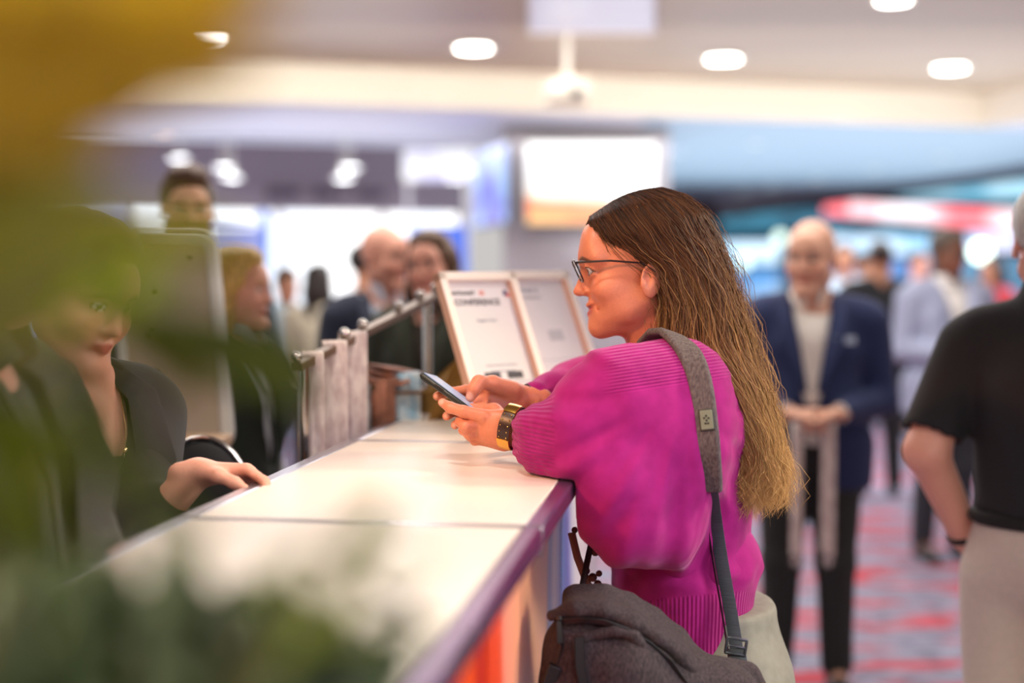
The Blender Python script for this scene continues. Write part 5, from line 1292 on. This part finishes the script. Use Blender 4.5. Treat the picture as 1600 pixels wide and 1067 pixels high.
for a in np.linspace(cam_a-.62, cam_a+.45, 5):
    for z in (-.0065, .0065):
        mb = MB(); mb.sphere(band_pt(a, .0354, z), .0012, 5); mb.build('stud', M_gold, bg)
ht = P(819, 623, 2.43); axf = P(770, 612, 2.41)-P(850, 630, 2.46); axf /= np.linalg.norm(axf); f1 = np.cross(axf, (0, 0, 1)); f1 /= np.linalg.norm(f1); f2 = np.cross(f1, axf)
mb = MB(); mb.tube([ht+f1*.0205*math.cos(a)+f2*.0252*math.sin(a) for a in np.linspace(0, 2*math.pi, 33)], .0014, 8, cap=False)
o = mb.build('hair_tie', M_dkp, loc=ht); tag(o, 'thin black hair tie around her far wrist', 'hair tie')
# ---- telephone
ph0 = P(657, 585, 2.335); d_ = P(740, 646, 2.300)-ph0; d_ /= np.linalg.norm(d_)
nn_ = np.array((.6, 0, .8)); wv = np.array((0, 1, 0))*.995+nn_*.02; wv -= d_*(wv@d_); wv /= np.linalg.norm(wv); nv = np.cross(d_, wv); nv = nv if nv[2] > 0 else -nv
RPm = np.column_stack([d_, wv, nv]); pcn = ph0+d_*.068+wv*.036
pho = empty('smartphone', tuple(pcn), 0, 'black smartphone with a lit screen held in both her hands', 'phone')
mb = MB(); mb.box(pcn, (.070, .036, .0050), RPm); mb.build('case', mat('black green phone case', (36, 44, 40), .4), pho, bevel=.0042)
mb = MB(); mb.box(pcn+nv*.0052, (.066, .0325, .0006), RPm); mb.build('screen', emis('lit phone screen', (176, 196, 236), .45, (226, 226, 246), 30), pho, smooth=False)
mb = MB(); mb.box(pcn-wv*.0362+d_*-.028+nv*.001, (.009, .0006, .0014), RPm); mb.build('side_button', M_dkp, pho)
mb = MB(); mb.box(pcn-d_*.058-nv*.0055-wv*.02, (.009, .009, .001), RPm); mb.build('camera_bump', M_dkp, pho)
# ================================================================ her hair
def interp(keys, t):
    ks = np.array(keys, float); T = np.linspace(0, 1, len(ks)); return np.stack([np.interp(t, T, ks[:, i]) for i in range(ks.shape[1])], -1)
HA = [(922, 338), (918, 350), (936, 378), (966, 404), (1004, 430), (1024, 480), (1014, 545), (1070, 612), (1118, 672), (1142, 720), (1160, 752)]
HB = [(1032, 294), (1068, 306), (1096, 334), (1114, 372), (1132, 418), (1150, 470), (1170, 530), (1190, 590), (1202, 650), (1208, 702), (1206, 742)]
HY = [.004, .052, .078, .085, .088, .085, .088, .084, .070, .050, .030]
HYC = [0, 0, 0, 0, 0, -.005, -.015, -.03, -.05, -.07, -.08]
def hair_pt(a, t, lay=1.0):
    A_ = interp(HA, t); B_ = interp(HB, t); ry = np.interp(t, np.linspace(0, 1, 11), HY); yc = YB-.015+np.interp(t, np.linspace(0, 1, 11), HYC)
    w = (1-np.cos(a))/2; px = A_[..., 0]*(1-w)+B_[..., 0]*w; py = A_[..., 1]*(1-w)+B_[..., 1]*w
    mx = (A_[..., 0]+B_[..., 0])/2; my = (A_[..., 1]+B_[..., 1])/2
    px = mx+(px-mx)*lay; py = my+(py-my)*lay
    # round the top of the head between front and back of the parting
    py = py-np.sin(np.clip(w, 0, 1)*math.pi)*np.clip(1-t*4, 0, 1)*11*lay
    sa = np.sin(a); pw = .42+.5*np.clip((t-.45)*3, 0, 1); yy = yc-np.sign(sa)*np.abs(sa)**pw*ry*lay
    out = np.empty(np.shape(px)+(3,))
    v = -(py-533.5)/FPX; u = (px-800)/FPX; dy = math.cos(PITCH)+v*math.sin(PITCH); dz = -math.sin(PITCH)+v*math.cos(PITCH)
    out[..., 0] = u*YB/dy; out[..., 1] = yy; out[..., 2] = CAMZ+dz*YB/dy
    return out
M_hair = mat('long brown hair', (120, 80, 50), .5, attr='Col', noise=.10, nscale=30, spec=.3)
def hair_col(t, r):
    dark = np.array(s2l((40, 25, 20))); mid = np.array(s2l((104, 68, 42))); gold = np.array(s2l((214, 172, 106)))
    t = np.clip(t+r, 0, 1)[:, None]; return np.where(t < .45, dark*(1-t/.45)+mid*(t/.45), mid*(1-(t-.45)/.55)+gold*((t-.45)/.55))
na, nt_ = 60, 50; aa, tt = np.meshgrid(np.linspace(0, 2*math.pi, na, endpoint=False), np.linspace(0.0, .97, nt_), indexing='ij')
VV = hair_pt(aa.ravel(), tt.ravel(), .90).reshape(na, nt_, 3)
# open the face side so the base does not cover the cheek
fq = []
for i in range(na):
    for j in range(nt_-1):
        fq.append((i*nt_+j, ((i+1) % na)*nt_+j, ((i+1) % na)*nt_+j+1, i*nt_+j+1))
hb = own(meshobj('hair_mass', VV.reshape(-1, 3), np.array(fq), M_hair, None, lambda V: hair_col(tt.ravel(), np.zeros(na*nt_)-.06)))
def strands(name, N_, seed, rad, lay0, lay1, flya=0.0, n=26, tmax=1.0):
    r = np.random.default_rng(seed)
    a = r.uniform(.05, 2*math.pi-.05, N_); ncl = 170; cl_a = r.uniform(0, 2*math.pi, ncl)
    near = cl_a[np.argmin(np.abs(a[:, None]-cl_a[None]), 1)]
    lay = r.uniform(lay0, lay1, N_); t0 = np.clip(r.uniform(-.25, .12, N_), 0, 1); t1 = np.clip(r.normal(.92, .11, N_), .5, 1.10)*tmax
    T = np.linspace(0, 1, n)[None]; t = t0[:, None]+(t1-t0)[:, None]*T
    cp = .45*T*np.clip(t*1.3, 0, 1); A_ = a[:, None]*(1-cp)+near[:, None]*cp
    X = hair_pt(A_, np.clip(t, 0, 1), 1.0)
    c = hair_pt(np.full_like(A_, math.pi/2), np.clip(t, 0, 1), 0.0); X = c+(X-c)*lay[:, None, None]
    ph = r.uniform(0, 6.28, (N_, 3)); cph = (near*37) % 6.28
    amp = (.0008+.0150*np.clip(t-.42, 0, 1)**1.2)
    X[..., 0] += amp*np.sin(t*17+cph[:, None]+.5*ph[:, :1])+amp*.22*np.sin(t*41+ph[:, 1:2]); X[..., 1] += amp*np.sin(t*15+1.3*cph[:, None]+.6*ph[:, 2:3])
    X[..., 2] += .4*amp*np.sin(t*29+ph[:, :1])
    e_ = np.clip((t-.86)/.14, 0, 1); X[..., 2] -= np.clip(t-1, 0, 1)*.4; X[..., 0] += e_*r.normal(0, .018, (N_, 1))-.014*e_**2; X[..., 1] += e_*r.normal(0, .012, (N_, 1))
    cu_ = np.clip((t-.78)/.2, 0, 1)**1.5; X[..., 0] += .011*cu_*np.sin(t*38+cph[:, None]*2+.6*ph[:, :1]); X[..., 2] += .007*cu_*np.cos(t*38+cph[:, None]*2+.6*ph[:, :1])
    if flya:
        g = r.normal(0, 1, (N_, 3)); g /= np.linalg.norm(g, axis=1)[:, None]
        X += flya*g[:, None, :]*np.sin(T*math.pi*.9)[..., None]**2*r.uniform(.2, 1, (N_, 1, 1))
        X[..., 0] += flya*.45*np.sin(t*r.uniform(15, 50, (N_, 1))+ph[:, :1])*T; X[..., 2] += flya*.3*np.sin(t*r.uniform(15, 40, (N_, 1))+ph[:, 1:2])*T
    # keep strands off the cheek: nothing in front of the ear line below the temple on the near face
    tn = np.gradient(X, axis=1); tn /= np.linalg.norm(tn, axis=2)[..., None]+1e-9
    up = np.array((.3, 1, .2)); b1 = np.cross(tn, up); b1 /= np.linalg.norm(b1, axis=2)[..., None]+1e-9; b2 = np.cross(tn, b1)
    rr = (rad*r.uniform(.6, 1.3, (N_, 1))*(1-.75*T**3))[..., None]
    Vs = np.stack([X+rr*(b1*math.cos(q)+b2*math.sin(q)) for q in (0, 2.094, 4.189)], 2)      # N,n,3,3
    Cc = hair_col(t.ravel(), np.repeat(r.normal(0, .13, N_), n)).reshape(N_, n, 3); Cc = np.repeat(Cc[:, :, None], 3, 2).reshape(-1, 3)
    base = (np.arange(N_)*n*3)[:, None, None]+(np.arange(n-1)*3)[None, :, None]; k3 = np.arange(3)[None, None]; k4 = (np.arange(3)+1)[None, None] % 3
    Qs = np.stack([base+k3, base+k4, base+3+k4, base+3+k3], -1).reshape(-1, 4)
    return own(meshobj(name, Vs.reshape(-1, 3), Qs, M_hair, None, lambda V: Cc))
s_ = strands('hair_strands', 7500, 5, .00062, .86, 1.02); s_['kind'] = 'stuff'
s_ = strands('flyaway_hair', 620, 8, .00045, .95, 1.04, .026, 30); s_['kind'] = 'stuff'
# ================================================================ strap and messenger bag
bvh = BVHTree.FromPolygons([tuple(v) for v in SWV], [tuple(q) for q in SWQ.tolist()])
bvh2 = BVHTree.FromPolygons([tuple(v) for v in V2], [tuple(q) for q in Q2_.tolist()])
def on_sweater(px, py, off=.004):
    d = Vector(P(px, py, 3.0))-Vector((0, 0, CAMZ)); d.normalize(); o_ = Vector((0, 0, CAMZ)); best = None
    for b in (bvh, bvh2):
        h_ = b.ray_cast(o_, d)
        if h_[0] is not None and (best is None or h_[3] < best): best = h_[3]
    if best is None: return P(px, py, 2.25)
    return np.array(o_+d*(best-off))
def smooth_path(pts, it=3):
    pts = [np.array(p, float) for p in pts]
    for _ in range(it): pts = [pts[0]]+[(pts[i-1]+2*pts[i]+pts[i+1])/4 for i in range(1, len(pts)-1)]+[pts[-1]]
    return pts
def dens(pl, n):
    a = np.array(pl, float); d = np.concatenate([[0], np.cumsum(np.linalg.norm(np.diff(a, axis=0), axis=1))]); t = np.linspace(0, d[-1], n)
    return np.stack([np.interp(t, d, a[:, i]) for i in range(2)], 1)
M_pad = mat('grey heather canvas', (112, 106, 104), .9, rgb2=(78, 72, 74), nscale=320, bump=.5, bscale=900, stretch=(1, 1, .35))
M_web = mat('black ribbed webbing', (72, 80, 90), .55, bump=.8, bscale=300, stretch=(.05, .05, 3)); M_bag = mat('dark heather bag canvas', (66, 56, 60), .9, rgb2=(34, 29, 34), nscale=300, bump=.5, bscale=800, stretch=(1, 1, .4))
bagroot = empty('messenger_bag', tuple(P(1000, 1067, 2.08)), 0, 'dark grey heather messenger bag hanging at her hip from a padded strap', 'bag')
padpx = dens([(1057, 530), (1068, 536), (1081, 556), (1092, 585), (1100, 630), (1106, 690), (1111, 766)], 26)
pp = smooth_path([on_sweater(x, y, .010) for x, y in padpx], 4)
pp = [pp[0]+np.array((-.040, .10, -.015)), pp[0]+np.array((-.026, .055, .012)), pp[0]+np.array((-.010, .022, .010))]+pp
pp = smooth_path(pp, 1)
back = [pp[0]+np.array((-.012, .05, -.02)), pp[0]+np.array((-.006, .02, .0))]
sides = [np.array((.95, -.30, .12))]*len(pp)
for i in range(9): sides[i] = lerp((.92, .2, -.40), (.95, -.30, .12), i/9)
mb = MB(); mb.ribbon(pp, sides, [.030, .034, .036]+[.037]*(len(pp)-5)+[.036, .035], .012); pad = mb.build('shoulder_pad', M_pad, bagroot)
bvl = pad.modifiers.new('b', 'BEVEL'); bvl.width = .002; bvl.segments = 2; bvl.limit_method = 'ANGLE'
iL = 17; lc = pp[iL]; tl = pp[iL-1]-pp[iL+1]; tl /= np.linalg.norm(tl); sdv = np.array((.95, -.30, .12)); sdv -= tl*(sdv@tl); sdv /= np.linalg.norm(sdv); nl = np.cross(sdv, tl); nl = nl if nl[1] < 0 else -nl
RL = np.column_stack([sdv, tl, nl]); lc = lc+nl*.0065+sdv*.003
M_patch = mat('grey green rubber patch', (126, 138, 118), .45); M_patchd = mat('dark rubber edge', (58, 62, 56), .5)
mb = MB(); mb.box(lc, (.0115, .0165, .0016), RL); pt_ = mb.build('logo_patch', M_patchd, bagroot, bevel=.001)
mb = MB(); mb.box(lc+nl*.0012, (.0095, .0145, .0014), RL); mb.build('patch_face', M_patch, pt_, bevel=.0008)
mb = MB()   # small emblem: a cross of four blobs
for (a, b) in ((0, .0062), (.0034, .0022), (-.0034, .0030), (0, -.001), (.002, -.0055), (-.002, -.0052)): mb.sphere(lc+nl*.0027+sdv*a+tl*b, (.0017, .0017, .0017), 5)
mb.build('emblem', M_patchd, pt_)
wp = dens([(1110, 757), (1118, 815), (1128, 880), (1139, 940), (1149, 1000), (1155, 1045), (1160, 1085)], 24)
wps = smooth_path([on_sweater(x, y, .009) for x, y in wp], 5)
wps = [lerp(q, P(x, y, 2.19), max(0, (y-860)/230.0)*.8) if y > 860 else q for q, (x, y) in zip(wps, wp)]
mb = MB(); mb.ribbon(wps, (.93, -.36, .1), .0215, .0022); mb.build('webbing_strap', M_web, bagroot)
mb = MB(); mb.ribbon([q-np.array((.014, -.0, .0)) for q in wps], (.2, -1, 0), .008, .0015); mb.build('strap_edge', M_dkp, bagroot)
bq = P(1150, 1010, 2.165); mb = MB()
RQ = np.column_stack([(.98, -.1, -.15), (.0, 1, 0), (.15, 0, .98)])
for (a, b, ha, hb_) in ((0, .012, .0165, .0022), (0, -.012, .0165, .0022), (-.0150, 0, .0022, .012), (.0150, 0, .0022, .012), (0, 0, .0150, .0014)): mb.box(bq+RQ@np.array((a, 0, b)), (ha, .0022, hb_), RQ)
mb.build('slide_buckle', mat('grey metal buckle', (90, 96, 104), .3, metal=.8), bagroot, bevel=.0012)
mb = MB(); mb.ribbon(smooth_path([P(1150, 1012, 2.17), P(1156, 1040, 2.165), P(1161, 1075, 2.16), P(1160, 1120, 2.15)], 1), (.93, -.36, .1), .027, .004); mb.build('lower_strap', M_web, bagroot)
# bag body
bgs = SD()
bgs.cone(P(905, 1010, 2.06), P(1130, 1100, 2.09), .050, .060, .03, n=(0, 1, 0), sq=.9)
bgs.cone(P(900, 1090, 2.05), P(1140, 1180, 2.09), .055, .060, .04)
bgs.cone(P(890, 1180, 2.05), P(1140, 1260, 2.09), .058, .060, .04)
bgs.cone(P(980, 1040, 2.06), P(1000, 1180, 2.06), .065, .065, .04)
def bagdisp(X, Y, Z): return .0045*wnoise(X, Y, Z, 51, 26, (1, 1, .6))+.0018*wnoise(X, Y, Z, 52, 75, (1, 1, .6))
Vb, Qb = nb(bgs, .0045, 2, disp=bagdisp); bo = meshobj('bag_body', Vb, Qb, M_bag); bo.parent = bagroot; bo.matrix_parent_inverse = parent_world(bagroot).inverted()
# flap: folded roll top with a rim
fl = SD()
fpts = [P(862, 962, 2.045), P(900, 953, 2.035), P(945, 955, 2.03), P(985, 968, 2.03), P(1025, 992, 2.035), P(1062, 1022, 2.05), P(1095, 1062, 2.06), P(1105, 1110, 2.06)]
fl.chain(fpts, [.0085, .0105, .012, .0125, .0125, .012, .012, .011], .008, n=(0, 1, 0), sq=1.5)
fb = [q+np.array((.004, .06, .012)) for q in fpts]; fl.chain(fb[1:], [.010]*7, .01)
fpts2 = [lerp(fpts[i//3], fpts[min(i//3+1, 7)], (i % 3)/3) for i in range(22)]
for i in range(0): fl.cone(fpts[i]+(0, .008, .002), fb[i], .009, .010, .03)
fl.cone(P(1080, 1040, 2.09), P(1165, 1055, 2.12), .02, .022, .02); fl.cone(P(1100, 1060, 2.08), P(1175, 1085, 2.12), .026, .026, .02)
for i in range(2, 20): fl.cone(fpts2[i]+(0, .006, 0), fpts2[i]+np.array((.004, .06, .012)), .010, .010, .012)
Vf, Qf = nb(fl, .0032, 1, disp=lambda X, Y, Z: .0014*wnoise(X, Y, Z, 61, 60)); fo = meshobj('flap', Vf, Qf, M_bag); fo.parent = bagroot; fo.matrix_parent_inverse = parent_world(bagroot).inverted()
zp = [P(x, y, Y_) for x, y, Y_ in ((872, 972, 2.028), (905, 966, 2.018), (945, 969, 2.012), (980, 982, 2.012), (1015, 1005, 2.016), (1048, 1032, 2.026), (1078, 1068, 2.03), (1085, 1110, 2.03))]
mb = MB(); mb.ribbon(smooth_path([q for q in zp], 1), (0, -.45, 1), .010, .003); mb.build('zip_tape', M_dkp, bagroot)
lf = SD(); lf.chain([P(876, 990, 2.03), P(915, 995, 2.02), P(960, 985, 2.015), P(990, 992, 2.015), P(1020, 1030, 2.02), P(1040, 1080, 2.03)], [.006, .008, .008, .008, .010, .010], .006)
Vl, Ql = nb(lf, .0028, 1, disp=lambda X, Y, Z: .001*wnoise(X, Y, Z, 71, 90)); lo2 = meshobj('pocket_fold', Vl, Ql, M_bag); lo2.parent = bagroot; lo2.matrix_parent_inverse = parent_world(bagroot).inverted()
mb = MB(); mb.ribbon([P(873, 968, 2.025), P(874, 985, 2.02), P(875, 1005, 2.018)], (1, 0, 0), [.007, .008, .010], .004); mb.sphere(P(874, 966, 2.024), .0045, 6); mb.tube([P(877, 1006, 2.016), P(872, 1030, 2.02), P(862, 1052, 2.02)], .003, 8); mb.build('zip_pull', M_dkp, bagroot)
mb = MB(); mb.ribbon([P(930, 820, 2.30), P(917, 880, 2.24), P(907, 930, 2.12), P(903, 960, 2.07)], (1, -.1, .1), .010, .0022); mb.build('front_strap', M_dkp, bagroot)
mb = MB(); mb.ribbon([P(905, 995, 2.005), P(906, 1040, 2.0), P(915, 1085, 2.0)], (1, 0, 0), .015, .006); mb.build('side_loop', M_dkp, bagroot)
mb = MB(); c_ = P(862, 1055, 2.02); mb.box(c_, (.010, .008, .016), rotm('Y', 20)); mb.build('side_clip', M_dkp, bagroot, bevel=.002)
# beads beside the strap
br = empty('bead_string', tuple(P(925, 880, 2.34)), 0, 'string of dark brown wooden beads hanging between the counter and her waist', 'beads')
mb = MB(); mb.tube([P(893, 832, 2.34), P(902, 870, 2.33), P(918, 912, 2.33), P(934, 948, 2.33)], .0065, 8); mb.build('cord', mat('rose brown cord', (150, 96, 84), .6), br)
Mbd = mat('dark brown bead', (92, 42, 32), .4)
for i in range(11):
    t = i/10; q = interp([(898, 828), (924, 846), (930, 862), (918, 876), (916, 892), (926, 902), (936, 896), (934, 912), (926, 922), (938, 934), (936, 946)], t)
    mb = MB(); mb.sphere(P(q[0], q[1], 2.325), .0055+.001*(i % 3), 6); mb.build('bead', Mbd, br)
# ================================================================ plant in front of the lens side
def leaf_mat(name, rgb, tr, rough=.4):
    m = bpy.data.materials.new(name); m.use_nodes = True; nt = m.node_tree; N = nt.nodes; L = nt.links; b = N['Principled BSDF']
    tc = N.new('ShaderNodeTexCoord'); n = N.new('ShaderNodeTexNoise'); n.inputs['Scale'].default_value = 12; L.new(tc.outputs['Object'], n.inputs['Vector'])
    r = N.new('ShaderNodeValToRGB'); L.new(n.outputs['Fac'], r.inputs[0]); c = s2l(rgb)
    r.color_ramp.elements[0].position = .3; r.color_ramp.elements[1].position = .7
    r.color_ramp.elements[0].color = tuple(x*.75 for x in c)+(1,); r.color_ramp.elements[1].color = c+(1,)
    L.new(r.outputs[0], b.inputs['Base Color']); b.inputs['Roughness'].default_value = rough
    t = N.new('ShaderNodeBsdfTranslucent'); L.new(r.outputs[0], t.inputs[0]); mx = N.new('ShaderNodeMixShader'); mx.inputs[0].default_value = tr
    L.new(b.outputs[0], mx.inputs[1]); L.new(t.outputs[0], mx.inputs[2]); L.new(mx.outputs[0], N['Material Output'].inputs[0]); return m
ML = {'gold': leaf_mat('backlit gold olive leaf', (214, 176, 16), .5), 'olive': leaf_mat('olive leaf', (140, 134, 20), .45), 'green': leaf_mat('fresh green leaf', (150, 162, 30), .5), 'dark': leaf_mat('dark green leaf', (48, 66, 34), .3), 'mid': leaf_mat('mid green leaf', (102, 114, 36), .4)}  # gold: strong backlight on olive leaves put into the base colour
PX, PYY = -.34, .56
plant = empty('potted_plant', (PX, PYY, 0), 0, 'large leafy potted plant close in front, blurred across the left of the picture', 'plant')
def leaf(b, t, w, m, sag=.15, twist=0.0, nm='leaf'):
    b = np.array(b, float); t = np.array(t, float); L_ = np.linalg.norm(t-b); d = (t-b)/L_
    s_ = np.cross(d, (0, -1, 0)); s_ /= np.linalg.norm(s_)+1e-9
    s_ = np.array(Matrix.Rotation(twist, 3, Vector(d))@Vector(s_)); n_ = np.cross(s_, d); V_ = []; F_ = []; ns = 14; nc = 5
    for i in range(ns+1):
        u = i/ns; c = b+(t-b)*u+np.array((0, 0, sag*L_*math.sin(math.pi*u)*.6)); ww = w*(math.sin(math.pi*min(1, u*.92+.06))**.75)*(1-.25*u)
        if i == ns: ww = w*.03
        for j in range(nc):
            q = (j/(nc-1)-.5)*2; V_.append(c+s_*q*ww/2+n_*abs(q)*ww*.14+n_*.002*math.sin(u*19+q*2))
    for i in range(ns):
        for j in range(nc-1): F_.append((i*nc+j, i*nc+j+1, (i+1)*nc+j+1, (i+1)*nc+j))
    mb = MB(); mb.add(V_, F_); o = mb.build(nm, ML[m], plant); sm = o.modifiers.new('thick', 'SOLIDIFY'); sm.thickness = .0006; return o
stems = []
def lf2(x0, y0, Y0, x1, y1, Y1, wpx, m, sag=.1, tw=0.0):
    a = P(x0, y0, Y0); b = P(x1, y1, Y1); leaf(a, b, wpx*(Y0+Y1)/2/FPX, m, sag, tw); stems.append(a)
# upper left: olive leaves nearest the lens, backlit gold put into their colour
for a in ((-120, -150, .42, 440, -10, .46, 330, 'gold'), (-160, 60, .44, 400, 110, .47, 300, 'gold'), (-160, 170, .44, 260, 160, .47, 260, 'gold'), (-150, -150, .33, 460, -20, .36, 240, 'gold'), (-100, 60, .34, 420, 60, .38, 200, 'gold'), (-200, 140, .34, 200, 170, .38, 240, 'gold'), (-200, -40, .33, 260, 30, .38, 300, 'gold'), (-200, 90, .36, 190, 110, .40, 240, 'gold'), (-150, -110, .38, 440, -20, .44, 190, 'gold'), (-160, 190, .40, 100, 215, .44, 160, 'gold'), (-60, 40, .42, 330, 140, .48, 130, 'gold')):
    lf2(*a)
for a in ((-160, 320, .44, 175, 262, .50, 150, 'olive'), (-160, 420, .46, 160, 330, .50, 170, 'olive'), (-120, 360, .5, 420, 400, .58, 100, 'olive'), (-100, 450, .5, 150, 430, .54, 150, 'olive'), (-150, 520, .46, 70, 480, .5, 150, 'olive'),
          (40, 430, .56, 370, 350, .62, 84, 'green'), (20, 500, .54, 300, 430, .60, 90, 'green'), (-120, 560, .5, 110, 500, .56, 120, 'olive'),
          (190, 490, .60, 510, 645, .68, 110, 'mid'), (330, 500, .62, 500, 590, .68, 60, 'mid'), (120, 440, .6, 340, 640, .66, 90, 'olive'), (100, 520, .58, 200, 720, .62, 80, 'mid')):
    lf2(*a)
for a in ((-60, 640, .48, 100, 870, .52, 80, 'green'), (-120, 760, .48, 70, 900, .52, 110, 'mid'), (-80, 560, .48, 60, 720, .52, 90, 'mid'), (60, 640, .56, 230, 800, .6, 66, 'mid'), (100, 700, .56, 330, 830, .6, 70, 'mid'), (0, 620, .54, 120, 760, .58, 80, 'green')):
    lf2(*a)
# lower leaves fan out of the pot below
r_ = random.Random(11)
fan = [(120, 1120, 200, 900, 110), (260, 1120, 260, 900, 120), (340, 1130, 380, 920, 120), (440, 1140, 500, 960, 110), (540, 1150, 590, 1010, 90), (200, 1000, 110, 860, 70), (300, 980, 250, 840, 60), (60, 1150, -30, 860, 66), (140, 1100, 110, 940, 60), (220, 1060, 150, 840, 50), (340, 1100, 330, 960, 90), (400, 1120, 460, 950, 90), (500, 1160, 580, 980, 76), (250, 960, 330, 830, 36), (420, 1100, 520, 1010, 90), (150, 1180, 120, 880, 70), (200, 1180, 190, 850, 64), (260, 1180, 300, 860, 80), (300, 1180, 420, 900, 84), (330, 1190, 520, 930, 88), (380, 1190, 600, 1000, 80), (250, 1100, 240, 900, 70), (450, 1180, 650, 1040, 60),
       (420, 1060, 600, 870, 34), (480, 1050, 690, 900, 26), (520, 900, 620, 760, 44), (560, 860, 700, 880, 22), (480, 860, 700, 1000, 30), (420, 960, 470, 850, 40), (100, 1180, -40, 860, 60), (180, 1120, 60, 900, 44), (330, 1020, 230, 830, 40), (470, 1000, 720, 1010, 26), (380, 1000, 380, 900, 70), (300, 1040, 300, 930, 80), (440, 1040, 540, 960, 80), (160, 1060, 170, 930, 60), (560, 1120, 640, 1010, 50)]
for q in range(18):
    x0_ = r_.uniform(-40, 560); fan.append((x0_, r_.uniform(1080, 1180), x0_+r_.uniform(-90, 120), r_.uniform(880, 1000)-(x0_ < 260)*r_.uniform(0, 40), r_.uniform(52, 90)))
for i, (x0, y0, x1, y1, w) in enumerate(fan):
    Y = r_.uniform(.56, .66); lf2(x0, y0, Y, x1, y1, Y+.05, w*1.5 if w > 50 else w*1.25, 'dark' if w > 50 or i % 3 == 0 else 'green', .05, r_.uniform(-.5, .5))
# canes and pot
Mst = mat('green brown cane', (92, 84, 44), .7, noise=.3, nscale=40)
for i, a in enumerate(stems):
    g = np.array((PX+.03*math.cos(i*2.4), PYY+.03*math.sin(i*2.4), .52)); mid = np.array((min(a[0], PX+.02*math.sin(i)), lerp(a, g, .4)[1], lerp(a, g, .35)[2]))
    if a[0] > -.12: mid[0] = min(mid[0]+.05, -.16)
    mb = MB(); pts = [lerp(lerp(g, mid, u), lerp(mid, a, u), u) for u in np.linspace(0, 1, 10)]; mb.tube(pts, [.005-.0035*u for u in np.linspace(0, 1, 10)], 7); mb.build('stem', Mst, plant)
mb = MB(); mb.lathe([(.11, 0), (.13, .02), (.15, .48), (.16, .50), (.16, .53), (.145, .53), (.14, .50)], (PX, PYY, 0), 32); mb.build('pot', mat('grey glazed pot', (110, 108, 104), .4), plant)
mb = MB(); mb.lathe([(.14, .495), (.07, .51), (.01, .515)], (PX, PYY, 0), 28); mb.build('soil', mat('dark soil', (52, 38, 28), .95, bump=1, bscale=80), plant)
